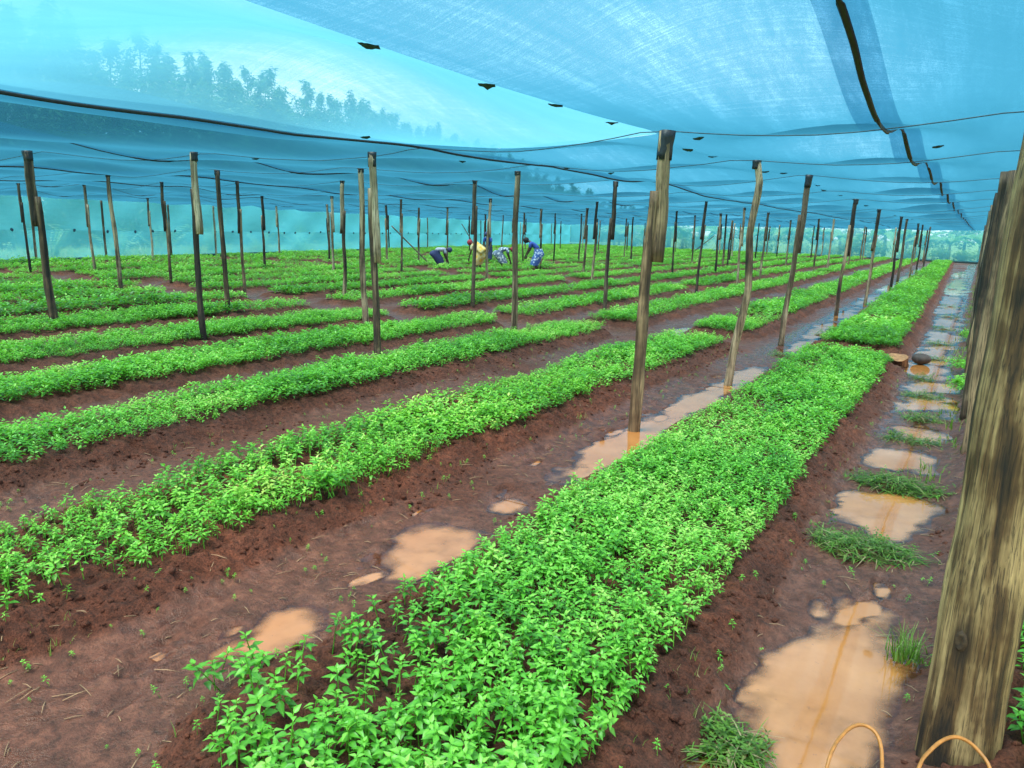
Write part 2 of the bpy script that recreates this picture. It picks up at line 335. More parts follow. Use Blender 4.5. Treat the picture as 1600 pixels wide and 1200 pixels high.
def terrain(x, y):
    """height, wetness, bed id, for arrays x, y"""
    bid = np.full(x.shape, -1); hh = np.zeros(x.shape); dmin = np.full(x.shape, 9.)
    for i, b in enumerate(beds):
        shm = b.drift*max(0, b.y1-10)
        m = (x > b.xl+min(0, shm)-.6) & (x < b.xr+.6) & (y > b.y0-.6) & (y < b.y1+.6)
        if not m.any(): continue
        xx, yy = x[m], y[m]; d = bed_d(b, xx, yy)
        w = .30 if b.k == 1 and b.sec == 0 else .23
        dn = d+.05*fbm(xx*5, yy*5, 3, 5)
        hb = b.h*sstep(w, -.03, dn)
        cur = hh[m]; hh[m] = np.maximum(cur, hb)
        dm = dmin[m]; dmin[m] = np.minimum(dm, d)
        bi = bid[m]; bi[(d < .17) & (d <= dm)] = i; bid[m] = bi
    slope = sstep(.30, .12, dmin)
    z = hh+slope*(.036*fbm(x*7, y*7, 3, 21)+.040*fbm(x*24, y*24, 3, 31))+(1-slope)*(.006*fbm(x*3, y*3, 3, 41)+.0055*fbm(x*22, y*22, 3, 45))
    z = z+sstep(-.03, .12, x)*sstep(.3, .18, x)*(.05+.03*fbm(x*6, y*6, 3, 51))          # bank under the post line
    for fx_, fy_, fa_, fs_ in FOOT:
        m = (np.abs(x-fx_) < .2) & (np.abs(y-fy_) < .2)
        if not m.any(): continue
        u_x, u_y = x[m]-fx_, y[m]-fy_; ca, sa = math.cos(fa_), math.sin(fa_); e = np.hypot((u_x*ca+u_y*sa)/.045, (-u_x*sa+u_y*ca)/.11)
        z[m] = z[m]+fs_*(-.016*sstep(1.05, .7, e)+.007*np.exp(-((e-1.2)/.2)**2))*np.clip(1-hh[m]/.07, .25, 1)
    wet = (1-sstep(.02, .22, -.27+sstep(-.0, .09, hh)*.6+.27))*1.0
    wet = wet*np.clip(.75+1.3*fbm(x*1.6, y*.9, 3, 61), 0, 1)
    for cx, cy_, rx, ry in PUD:
        m = (np.abs(x-cx) < rx*2.2) & (np.abs(y-cy_) < ry*2.2)
        if not m.any(): continue
        xx, yy = x[m], y[m]
        q = 1-np.sqrt(((xx-cx)/rx)**2+((yy-cy_)/ry)**2)+(1.15 if cx > -1 and cy_ > 4 else .85)*fbm(xx*3.8+cx, yy*3.0+cy_, 4, 71)
        z[m] = z[m]-.036*sstep(-.55, .6, q)*np.clip(1-hh[m]/.07, 0, 1)
        wet[m] = np.maximum(wet[m], sstep(-1.0, -.1, q)*np.clip(1-hh[m]/.06, 0, 1))
    film = np.maximum(sstep(.30, .18, np.abs(x+.36))*sstep(4.8, 6.5, y), sstep(.34, .2, np.abs(x+2.08+.006*y))*sstep(8.5, 11, y))*sstep(.035, .0, hh)*np.clip(1.1+1.2*fbm(x*2, y*1.2, 3, 66), 0, 1)
    return z, np.clip(np.maximum(wet, film), 0, 1)+.5*film, bid, dmin
WATER_Z = -.0145


# ------------------------------------------------------------------ ground and bed soil from one height field
xs = np.concatenate([np.arange(-46, -30, .5), np.arange(-30, -13, .13), np.arange(-13, -6.4, .06), np.arange(-6.4, -3.5, .033),
                     np.arange(-3.5, .5, .0145), np.arange(.5, 2, .04), np.arange(2, 9, .4)])
ys = [-3.]
while ys[-1] < 78:
    y = ys[-1]; ys.append(y+(max(.0135, .0062*y) if y > .75 else (.05 if y > -.5 else .25)))
ys = np.array(ys)
GX, GY = np.meshgrid(xs, ys); nx, ny = len(xs), len(ys)
Z, WET, BID, DM = terrain(GX.ravel().copy(), GY.ravel().copy())
VV = np.stack([GX.ravel(), GY.ravel(), Z], 1)
ii, jj = np.meshgrid(np.arange(nx-1), np.arange(ny-1)); a = (jj*nx+ii).ravel()
QQ = np.stack([a, a+1, a+nx+1, a+nx], 1)
fx = GX.ravel()[a]; fy = GY.ravel()[a]
keep = (fx > fence_x(fy)-.3) & (fy < far_y(fx)+.3) & ~((fx < -6) & (fy < .43*np.abs(fx)-3.0))
QQ = QQ[keep]; fb = BID[QQ[:, 0]]
def submesh(name, q):
    u, inv = np.unique(q, return_inverse=True)
    return mesh_np(name, VV[u], None, inv.reshape(-1, 4), True, {'wet': WET[u]})
link('ground', submesh('ground', QQ[fb < 0]), MUD, kind='structure')
ORD = ['nearest', 'second', 'third', 'fourth', 'fifth', 'sixth', 'seventh', 'eighth', 'ninth', 'tenth', 'eleventh', 'twelfth', 'thirteenth',
       'fourteenth', 'fifteenth', 'sixteenth', 'seventeenth', 'eighteenth', 'nineteenth', 'twentieth', 'twenty-first', 'twenty-second', 'twenty-third', 'twenty-fourth', 'twenty-fifth']
SECT = ['near stretch before the cross path', 'stretch just beyond the cross path', 'middle stretch', 'far stretch', 'farthest stretch by the end net']
special = {(0, 0): 'front bed of green seedlings, close, between the wet ditch and puddled furrow',
           (0, 1): 'wide bed of seedlings beyond the stump, beside the wet right ditch',
           (1, 0): 'bed of seedlings sown in cross drills, left of the puddled furrow',
           (2, 0): 'thick lush seedling bed, third from the right ditch, around the pale spliced pole',
           (-1, 0): 'seedling bed right of the big near post', (-1, 1): 'seedling bed beyond the near bed right of the posts'}
for i, b in enumerate(beds):
    q = QQ[fb == i]
    nm = 'seedling_bed'
    if len(q) == 0: b.ob = None; continue
    lab = special.get((b.k, b.sec)) or '%s seedling bed row from the right ditch, %s' % (ORD[b.k].replace('nearest', 'first'), SECT[b.sec])
    me = submesh('seedling_bed', q); b.ob = thing(link(nm, me, MUD), lab, 'seedbed', 'raised seedling beds')
gme = bpy.data.meshes.new('grass_field'); gme.from_pydata([(-500, -300, -.14), (500, -300, -.14), (500, 900, -.14), (-500, 900, -.14)], [], [(0, 1, 2, 3)])
link('grass_field', gme, plain('field_grass', (.10, .22, .06), .9, .4, .8), kind='structure')

# puddles: level sheets standing in the hollows of the furrows
for pi, (cx, cy_, rx, ry) in enumerate(PUD):
    zl = WATER_Z-.0012*(pi % 3); nu = 34 if cy_ < 12 else 18; nv = int(min(110, max(20, nu*ry/rx*.8)))
    U, W_ = np.meshgrid(np.linspace(-1.8, 1.8, nu), np.linspace(-1.6, 1.6, nv)); X = (cx+U*rx).ravel(); Y = (cy_+W_*ry).ravel()
    tz = terrain(X.copy(), Y.copy())[0]; i, j = np.meshgrid(np.arange(nu-1), np.arange(nv-1)); a = (j*nu+i).ravel()
    Q = np.stack([a, a+1, a+nu+1, a+nu], 1); Q = Q[(tz[Q] < zl+.003).any(1)]
    if not len(Q): continue
    u, inv = np.unique(Q, return_inverse=True)
    link('puddle', mesh_np('puddle', np.stack([X, Y, np.full(len(X), zl)], 1)[u], None, inv.reshape(-1, 4), True, {'depth': (zl-tz)[u]}), WATER, kind='structure')

# ------------------------------------------------------------------ seedlings
def leaf(L, W, fold=.18, droop=.25, hi=True):
    """leaf along +x from the origin, z up"""
    if hi:
        st = [0, .15, .38, .68, 1.0]; hw = [0, .66, 1., .58, 0]
        c = [(t*L, 0, -droop*L*t*t) for t in st]
        l1 = [(st[i]*L*.98, W*hw[i]*.5, c[i][2]+fold*W*hw[i]*.5) for i in (1, 2, 3)]
        V = c+l1+[(p[0], -p[1], p[2]) for p in l1]
        T = [(0, 1, 5), (0, 8, 1), (7, 3, 4), (3, 10, 4)]
        for a in (0, 1): T += [(1+a, 2+a, 6+a), (1+a, 6+a, 5+a), (8+a, 9+a, 2+a), (8+a, 2+a, 1+a)]
        return np.array(V), np.array(T)
    V = [(0, 0, 0), (.42*L, W*.5, fold*W*.4-.1*droop*L), (L, 0, -droop*L), (.42*L, -W*.5, fold*W*.4-.1*droop*L)]
    return np.array(V), np.array([(0, 2, 1), (0, 3, 2)])
def place(V, az, el, roll, pos):
    m = Matrix.Rotation(az, 3, 'Z') @ Matrix.Rotation(-el, 3, 'Y') @ Matrix.Rotation(roll, 3, 'X')
    return V @ np.array(m).T+np.array(pos)
def plant_template(seed, hi=True, nl=11, H=.15, stem=True, lscale=1.0):
    r = random.Random(seed); mb = MB()
    lean = (r.uniform(-.02, .02), r.uniform(-.02, .02))
    if stem:
        V = []; 
        for zz, rad in ((0, .0022), (H, .0013)):
            for k in range(3): V.append((lean[0]*zz/H+rad*math.cos(k*2.1), lean[1]*zz/H+rad*math.sin(k*2.1), zz))
        mb.add(V, [(0, 1, 4), (0, 4, 3), (1, 2, 5), (1, 5, 4), (2, 0, 3), (2, 3, 5)], None, .55)
    az = r.uniform(0, 6.28)
    for i in range(nl):
        f = (i+.5)/nl
        az += 2.4+r.uniform(-.35, .35)
        zz = H*(.42+.58*f**.8)
        L = (.056*(1-.45*f)+.006*r.uniform(-1, 1))*(1.0 if i > 1 else .8)*lscale; W = L*r.uniform(.48, .6)
        el = r.uniform(-.25, .25)+.75*f**3
        off = .012*(1-f)
        V, T = leaf(L, W, r.uniform(.15, .45), r.uniform(.1, .42), hi)
        V = V+np.array([off, 0, 0])
        V = place(V, az, el, r.uniform(-.35, .35), (lean[0]*zz/H, lean[1]*zz/H, zz))
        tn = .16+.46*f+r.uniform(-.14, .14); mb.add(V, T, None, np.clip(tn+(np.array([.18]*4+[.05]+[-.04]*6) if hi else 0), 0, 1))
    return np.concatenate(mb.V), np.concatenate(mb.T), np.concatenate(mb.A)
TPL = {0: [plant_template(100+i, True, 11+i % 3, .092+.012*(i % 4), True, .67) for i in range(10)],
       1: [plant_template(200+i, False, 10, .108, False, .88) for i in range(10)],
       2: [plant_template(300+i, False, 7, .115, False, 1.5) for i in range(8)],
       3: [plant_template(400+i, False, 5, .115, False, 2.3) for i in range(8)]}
def replicate(tpls, pos, scl, rot, tilt, tone, rs):
    """one merged array from many copies of the templates"""
    Vs, Ts, As = [], [], []; base = 0
    which = rs.randint(0, len(tpls), len(pos))
    for w, (V, T, A) in enumerate(tpls):
        ix = np.where(which == w)[0]
        if not len(ix): continue
        c, s = np.cos(rot[ix])[:, None], np.sin(rot[ix])[:, None]; k = scl[ix][:, None]
        X = (V[None, :, 0]*c-V[None, :, 1]*s)*k; Y = (V[None, :, 0]*s+V[None, :, 1]*c)*k; Zz = V[None, :, 2]*k
        X = X+tilt[ix, 0][:, None]*Zz; Y = Y+tilt[ix, 1][:, None]*Zz
        P = np.stack([X+pos[ix, 0][:, None], Y+pos[ix, 1][:, None], Zz+pos[ix, 2][:, None]], 2).reshape(-1, 3)
        n = len(V); off = (np.arange(len(ix))*n)[:, None, None]
        Ts.append((T[None]+off).reshape(-1, 3)+base); Vs.append(P)
        As.append(np.clip(A[None]+tone[ix][:, None], 0, 1).ravel()); base += len(P)
    return np.concatenate(Vs), np.concatenate(Ts), np.concatenate(As)
LEAFM = [mesh_np('seedling', V, T, None, True, {'tone': A}) for V, T, A in TPL[0]]
for m_ in LEAFM: m_.materials.append(LEAF)
HD, HC = np.array([h_.x, h_.y]), np.array([r_.x, r_.y])
def screen_pos(p):
    v = p-np.array([0, 0, 1.5]); d = v @ np.array(fw_); 
    return v @ np.array(rr_)/np.maximum(d, .01)*1150, v @ np.array(uu_)/np.maximum(d, .01)*1150, d
ntri = 0
for bi, b in enumerate(beds):
    if b.ob is None: continue
    rs = np.random.RandomState(1000+bi)
    pts = []
    # drills run across the bed
    y = b.y0+.04
    ymid_d = lambda y: math.hypot((b.xl+b.xr)/2+b.drift*max(0, y-10), y)
    while y < b.y1:
        d = ymid_d(y)
        lod = 0 if d < 4.8 else 1 if d < 12.5 else 2 if d < 25 else 3
        dy, dx = [(.062, .0215), (.063, .030), (.10, .066), (.155, .11)][lod]
        if b.k == 1 and b.sec == 0: dy = .094; dx = .021
        sh = b.drift*max(0, y-10)
        x = np.arange(b.xl+sh+.02, b.xr+sh, dx); x = x+rs.uniform(-.4, .4, len(x))*dx
        jit = .34 if lod or b.k != 1 else .16
        yy = y+rs.normal(0, jit*dy, len(x))+.012*np.sin(x*9+y*5)
        pts.append(np.stack([x, yy, np.full(len(x), lod)], 1))
        y += dy*rs.uniform(.9, 1.12)
    if not pts: continue
    pts = np.concatenate(pts)
    d = bed_d(b, pts[:, 0], pts[:, 1]); ed = .035*fbm(pts[:, 0]*0+pts[:, 1]*9, pts[:, 1]*0+b.seed, 2, 81)
    ok = d < -.005+ed
    # thin patches
    pn = fbm(pts[:, 0]*2.2+b.seed, pts[:, 1]*1.3, 3, 91)
    thin = np.clip((.50 if b.k == 0 else .34 if b.k == 1 else .75)+2.6*(pn+.30), .3 if b.k < 2 else .6, 1)
    if b.k == 0 and b.sec == 0: thin *= sstep(.8, 1.9, pts[:, 1])*.3+.7
    ok &= rs.rand(len(pts)) < thin
    ok &= ~((pts[:, 0] < -6) & (pts[:, 1] < .43*np.abs(pts[:, 0])-2.2))
    pts = pts[ok]; d = d[ok]; pn = pn[ok]
    zz = terrain(pts[:, 0].copy(), pts[:, 1].copy())[0]-.004
    pos = np.stack([pts[:, 0], pts[:, 1], zz], 1)
    big = fbm(pts[:, 0]*1.1+b.seed*2, pts[:, 1]*.7, 3, 95)
    hump = np.clip(1+.55*big, .72, 1.4)*(.86+.14*sstep(0, -.2, d))
    if b.k == 1 and b.sec == 0: hump *= .95
    scl = hump*rs.uniform(.62, 1.28, len(pts)); rot = rs.uniform(0, 6.28, len(pts)); tilt = rs.normal(0, .16, (len(pts), 2))
    tone = .0+rs.normal(0, .14, len(pts))+.65*fbm(pts[:, 0]*1.7-b.seed, pts[:, 1]*1.2, 3, 97)-.25*np.clip(big, 0, 1)
    lod = pts[:, 2].astype(int)
    single = np.zeros(len(pts), bool)
    if b.sec == 0 and b.k in (-1, 0, 1, 2):
        sx, sy, dd = screen_pos(pos+np.array([0, 0, .1]))
        inside = (np.abs(sx) < 800) & (np.abs(sy) < 600) & (dd > .2) & (lod == 0)
        cand = np.where(inside)[0]; cand = cand[np.argsort(dd[cand])][:300]; single[cand] = True
        for c in cand:
            o = link('seedling', LEAFM[rs.randint(len(LEAFM))], None, b.ob)
            o.location = pos[c]; o.scale = (scl[c],)*3; o.rotation_euler = (-tilt[c, 1], tilt[c, 0], rot[c])
    Vs, Ts, As = [], [], []; nb = 0
    for l in range(4):
        m = (lod == l) & ~single
        if not m.any(): continue
        V, T, A = replicate(TPL[l], pos[m], scl[m], rot[m], tilt[m], tone[m], rs)
        Vs.append(V); Ts.append(T+nb); As.append(A); nb += len(V)
    if Vs:
        Ts = np.concatenate(Ts); ntri += len(Ts)
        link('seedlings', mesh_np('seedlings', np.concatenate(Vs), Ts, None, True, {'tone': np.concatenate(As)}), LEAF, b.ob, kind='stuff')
print('seedling tris', ntri)

# ------------------------------------------------------------------ weeds, clods, twigs on the bare soil
def scatter_soil(n, rs, xr=(-4.4, .35), yr=(.75, 9.5), pw=1.6):
    y = yr[0]+(yr[1]-yr[0])*rs.rand(n)**pw; x = rs.uniform(xr[0], xr[1], n)
    z, w, bid, dm = terrain(x.copy(), y.copy()); return x, y, z, w, bid, dm
def tuft(mb, x, y, z, n, h, rs, spread=.03, tone=.5, wid=.004):
    for _ in range(n):
        az = rs.uniform(0, 6.28); L = h*rs.uniform(.5, 1.1); b = rs.uniform(.2, .9)
        bx, by = x+rs.normal(0, spread), y+rs.normal(0, spread); c, s = math.cos(az), math.sin(az); w = wid*rs.uniform(.6, 1.3)
        V = []
        for t in (0, .55, 1):
            o = b*L*t*t; zz = z+L*t*(1-.45*b*t); ww = w*(1-t*.9)
            V += [(bx+c*o-s*ww, by+s*o+c*ww, zz), (bx+c*o+s*ww, by+s*o-c*ww, zz)]
        mb.add(V, None, [(0, 1, 3, 2), (2, 3, 5, 4)], min(1, max(0, tone+rs.uniform(-.3, .3))))
rs = np.random.RandomState(77)
mb = MB(); x, y, z, w, bid, dm = scatter_soil(5200, rs)
for i in range(len(x)):
    if dm[i] < .03 or dm[i] > .30 or z[i] < .01: continue
    if vnoise(np.array([x[i]*2.]), np.array([y[i]*2.]), 7)[0] < .02: continue
    if rs.rand() < .45: tuft(mb, x[i], y[i], z[i], rs.randint(1, 5), rs.uniform(.02, .07), rs, .008, .6, .0016)
link('grass_sprouts', mb.mesh('grass_sprouts'), GRASS, kind='stuff')
pos = []; x, y, z, w, bid, dm = scatter_soil(1900, rs)
m = (dm > .02) & (dm < .42) & (z > -.012); P = np.stack([x, y, z], 1)[m][:620]
V, T, A = replicate(TPL[0], P, rs.uniform(.14, .40, len(P)), rs.uniform(0, 6.28, len(P)), rs.normal(0, .3, (len(P), 2)), rs.normal(0, .1, len(P)), rs)
link('tiny_weeds', mesh_np('tiny_weeds', V, T, None, True, {'tone': A}), LEAF, kind='stuff')
# soil crumbs
ico = bmesh.new(); bmesh.ops.create_icosphere(ico, subdivisions=1, radius=1.0)
IV = np.array([v.co[:] for v in ico.verts]); IT = np.array([[v.index for v in f.verts] for f in ico.faces]); ico.free()
CT = []
for i in range(6):
    r2 = np.random.RandomState(i); CT.append((IV*(1+.35*r2.uniform(-1, 1, (len(IV), 1)))*np.array([1, .8, .6]), IT, np.zeros(len(IV))))
x, y, z, w, bid, dm = scatter_soil(42000, rs, (-4.9, .4), (.75, 10.5), 1.7)
m = (dm < .32) & (w < .7); P = np.stack([x, y, z+.001], 1)[m][:15000]
V, T, A = replicate(CT, P, .0028+.019*rs.rand(len(P))**3.2, rs.uniform(0, 6.28, len(P)), np.zeros((len(P), 2)), np.zeros(len(P)), rs)
link('soil_crumbs', mesh_np('soil_crumbs', V, T, None, True, {'wet': A}), MUD, kind='stuff')
# twigs and straw
STRAW = plain('straw', (.30, .20, .12), .8, .5, 9)
mb = MB(); x, y, z, w, bid, dm = scatter_soil(1500, rs)
for i in range(len(x)):
    if dm[i] < .05: continue
    L = rs.uniform(.02, .10); az = rs.uniform(0, 6.28); e = rs.uniform(-.15, .3)
    p0 = Vector((x[i], y[i], z[i]+.004)); dirv = Vector((math.cos(az), math.sin(az), e*.3))
    V, T, Q = tube([p0, p0+dirv*L*.5+Vector((0, 0, .004)), p0+dirv*L], [.0016, .0014, .0007], 4); mb.add(V, T, Q)
link('straw_bits', mb.mesh('straw_bits'), STRAW, kind='stuff')
# heaps of pulled weeds damming the ditch
def heap(x, y, rx, ry, h, n, label, seed):
    rs = np.random.RandomState(seed); mb = MB()
    for _ in range(n):
        a = rs.uniform(0, 6.28); q = math.sqrt(rs.rand()); px, py = x+rx*q*math.cos(a), y+ry*q*math.sin(a)
        zz = h*(1-q*q)*rs.uniform(.1, 1); az = rs.uniform(0, 6.28); L = rs.uniform(.05, .13); e = rs.uniform(-.25, .55)
        c, s = math.cos(az), math.sin(az); w = rs.uniform(.002, .0052); V = []
        for t in (0, .5, 1):
            zt = zz+L*e*t-.35*L*t*t*(e > 0); o = L*t
            V += [(px+c*o-s*w*(1-t*.8)-x, py+s*o+c*w*(1-t*.8)-y, zt), (px+c*o+s*w*(1-t*.8)-x, py+s*o-c*w*(1-t*.8)-y, zt)]
        mb.add(V, None, [(0, 1, 3, 2), (2, 3, 5, 4)], min(1, max(0, rs.normal(.48, .32))))
    P = []
    k = int(n*.12)
    a = rs.uniform(0, 6.28, k); q = np.sqrt(rs.rand(k)); P = np.stack([rx*q*np.cos(a), ry*q*np.sin(a), h*.4*(1-q)], 1)
    V, T, A = replicate(TPL[1], P, rs.uniform(.25, .6, k), rs.uniform(0, 6.28, k), rs.normal(0, .8, (k, 2)), rs.normal(-.2, .15, k), rs)
    mb.add(V, T, None, A)
    # earth core
    n2 = 14; Vc = [(0, 0, h*.45)]+[(rx*.95*math.cos(t)*rs.uniform(.8, 1.1), ry*.95*math.sin(t)*rs.uniform(.8, 1.1), -.03) for t in np.linspace(0, 6.28, n2, False)]
    zc = float(terrain(np.array([x]), np.array([y]))[0][0])
    o = link('weed_heap', mb.mesh('weed_heap'), GRASS); o.location = (x, y, max(zc, WATER_Z)); thing(o, label, 'weed heap', 'heaps of pulled weeds in the ditch')
    link('soil_core', mesh_np('soil_core', Vc, [(0, 1+i, 1+(i+1) % n2) for i in range(n2)], None, True, {'wet': np.full(n2+1, .2)}), MUD, o)
    return o
HEAPS = [(-.32, 3.80, .27, .15, .06, 620, 'big heap of pulled grass above the largest puddle'),
         (-.28, 4.96, .29, .12, .07, 620, 'long ragged heap of pulled grass, second up the wet ditch'),
         (-.28, 6.22, .22, .10, .05, 330, 'third heap of pulled weeds up the ditch, beyond two puddles'),
         (-.24, 7.05, .18, .09, .05, 240, 'fourth small weed heap up the wet ditch'),
         (-.30, 8.15, .20, .13, .05, 260, 'fifth weed heap in the ditch, just before the rock'),
         (-.38, 9.2, .15, .11, .045, 180, 'weed heap in the ditch just past the fifth one, below the dark rock'),
         (-.33, 10.85, .18, .13, .045, 180, 'weed heap in the ditch just beyond the dark rock'),
         (-.35, 12.5, .19, .15, .045, 180, 'weed heap second beyond the dark rock in the ditch'),
         (-.38, 14.8, .20, .18, .045, 160, 'weed heap third beyond the dark rock in the ditch'),
         (-.40, 17.3, .22, .2, .045, 140, 'weed heap fourth beyond the dark rock in the ditch'),
         (-.44, 20., .22, .25, .045, 120, 'weed heap farthest up the wet ditch'),
         (-.47, 2.02, .14, .10, .05, 320, 'loose weeds in the ditch at the bottom edge of the photo'),
         (-1.80, 11.9, .2, .25, .05, 200, 'clump of weeds in the puddled furrow at the second bed corner'),
         (-2.0, 9.75, .18, .2, .05, 180, 'weeds in the furrow beside the pale leaning pole base')]
for i, hp in enumerate(HEAPS): heap(*hp, 500+i)
mb = MB(); tuft(mb, 0, 0, 0, 95, .13, np.random.RandomState(5), .035, .45, .003)
o = link('grass_tuft', mb.mesh('grass_tuft'), GRASS); o.location = (-.035, 2.86, -.005); thing(o, 'green grass tuft growing left of the big near post', 'grass tuft')
mb = MB(); rs = np.random.RandomState(8)
for i in range(70):
    yy = rs.uniform(5, 30); tuft(mb, -.02+rs.normal(0, .05), yy, .03, 9, rs.uniform(.06, .16), rs, .05, .5, .005)
link('verge_grass', mb.mesh('verge_grass'), GRASS, kind='stuff')
for i, (x, y) in enumerate([(-.02, 9.9), (.0, 13.2), (.0, 8.6)]):
    k = 26; rs = np.random.RandomState(40+i); q = rs.normal(0, .10, (k, 2)); P = np.stack([q[:, 0]*.6, q[:, 1]*1.6, np.zeros(k)], 1)
    V, T, A = replicate(TPL[1], P, rs.uniform(.7, 1.3, k), rs.uniform(0, 6.28, k), rs.normal(0, .25, (k, 2)), rs.normal(0, .1, k), rs)
    o = link('weed_plant', mesh_np('weed_plant', V, T, None, True, {'tone': A}), LEAF); o.location = (x, y, .03)
    thing(o, ['leafy weed clump at the foot of the posts, beside the dark rock', 'leafy weed clump at the foot of the posts, farthest up', 'leafy weed clump at the foot of the posts, nearest'][i], 'weed')
# plants at special spots in the front bed
for i, (x, y, s, lab) in enumerate([(-1.86, 1.36, 1.25, 'tall lone seedling clump straying off the left front corner of the front bed'),
                                    (-2.72, 2.62, 1.6, 'bigger blue-green plant standing in the second bed edge')]):
    rs = np.random.RandomState(60+i); k = 9; P = np.stack([rs.normal(0, .05, k), rs.normal(0, .05, k), np.zeros(k)], 1)
    V, T, A = replicate(TPL[0], P, rs.uniform(.8, 1.1, k)*s, rs.uniform(0, 6.28, k), rs.normal(0, .2, (k, 2)), rs.normal(-.22 if i else 0, .05, k), rs)
    o = link('young_plant', mesh_np('young_plant', V, T, None, True, {'tone': A}), LEAF)
    o.location = (x, y, float(terrain(np.array([x]), np.array([y]))[0][0])); thing(o, lab, 'plant')

# ------------------------------------------------------------------ stump, rock, cane hoops
def stump():
    rs = np.random.RandomState(4); n = 16; V = []; 
    for zz, rr in ((-.05, .17), (.06, .15), (.20, .135)):
        for k in range(n):
            t = 2*math.pi*k/n; r_k = rr*(1+.12*math.sin(3*t+1)+.06*rs.rand()); V.append((r_k*math.cos(t), r_k*math.sin(t), zz+(.05*math.cos(t+2) if zz > .1 else 0)))
    Q = [(i*n+k, i*n+(k+1) % n, (i+1)*n+(k+1) % n, (i+1)*n+k) for i in range(2) for k in range(n)]
    o = link('tree_stump', mesh_np('tree_stump', V, None, Q, False), wood_material('stump_side', (.07, .028, .012), (.24, .10, .04), (.40, .20, .08)))
    top = [V[2*n+k] for k in range(n)]+[(0, 0, .21)]
    link('cut_face', mesh_np('cut_face', top, [(n, k, (k+1) % n) for k in range(n)], None, False), plain('cut_wood', (.30, .14, .06), .8, .45, 18), o)
    o.location = (-.70, 10.05, -.03); o.rotation_euler = (.62, -.2, .4); o.scale = (.78, .78, .85); thing(o, 'orange-brown cut tree stump at the corner of the front bed', 'stump')
stump()
bm = bmesh.new(); bmesh.ops.create_icosphere(bm, subdivisions=3, radius=.10)
for v in bm.verts:
    p = np.array(v.co); f = 1+.25*float(vnoise(np.array([p[0]*9+3]), np.array([p[1]*9+p[2]*7]), 3)[0]); v.co = v.co*f; v.co.z *= .75; v.co.x *= 1.1
for f in bm.faces: f.smooth = True
me = bpy.data.meshes.new('rock'); bm.to_mesh(me); bm.free()
o = link('rock', me, plain('rock', (.055, .038, .034), .75, .4, 14, .01)); o.location = (-.46, 10.35, .05); thing(o, 'dark rounded rock in the ditch beside the stump', 'rock')
CANE = plain('cane', (.40, .15, .03), .45, .3, 40)
def cane(pts, label, r=.0045):
    P = []; pts = [Vector(p) for p in pts]; n = len(pts)
    for i in range(n-1):
        p0, p1, p2, p3 = pts[max(i-1, 0)], pts[i], pts[i+1], pts[min(i+2, n-1)]
        for t in np.linspace(0, 1, 7, False):
            P.append(.5*((2*p1)+(p2-p0)*t+(2*p0-5*p1+4*p2-p3)*t*t+(3*p1-p0-3*p2+p3)*t**3))
    P.append(pts[-1]); V, T, Q = tube(P, [r]*len(P), 7, .08)
    thing(link('cane_hoop', mesh_np('cane_hoop', V, T, Q), CANE), label, 'cane')
cane([(-.135, 1.60, .08), (-.15, 1.70, .27), (-.13, 1.82, .30), (-.09, 1.86, .31), (-.05, 1.83, .29), (-.03, 1.70, .22), (-.02, 1.60, .1)], 'bent orange cane arching at bottom edge, left of the near post')
cane([(-.10, 1.72, .235), (-.085, 1.74, .23), (-.06, 1.70, .19), (-.04, 1.62, .1)], 'short orange cane end beside the bent cane at bottom edge', .004)
cane([(.02, 1.60, .05), (.03, 1.77, .27), (.055, 1.87, .30), (.10, 1.93, .315), (.15, 1.93, .30), (.185, 1.88, .26), (.20, 1.75, .1)], 'orange cane hoop arching in front of the big near post')

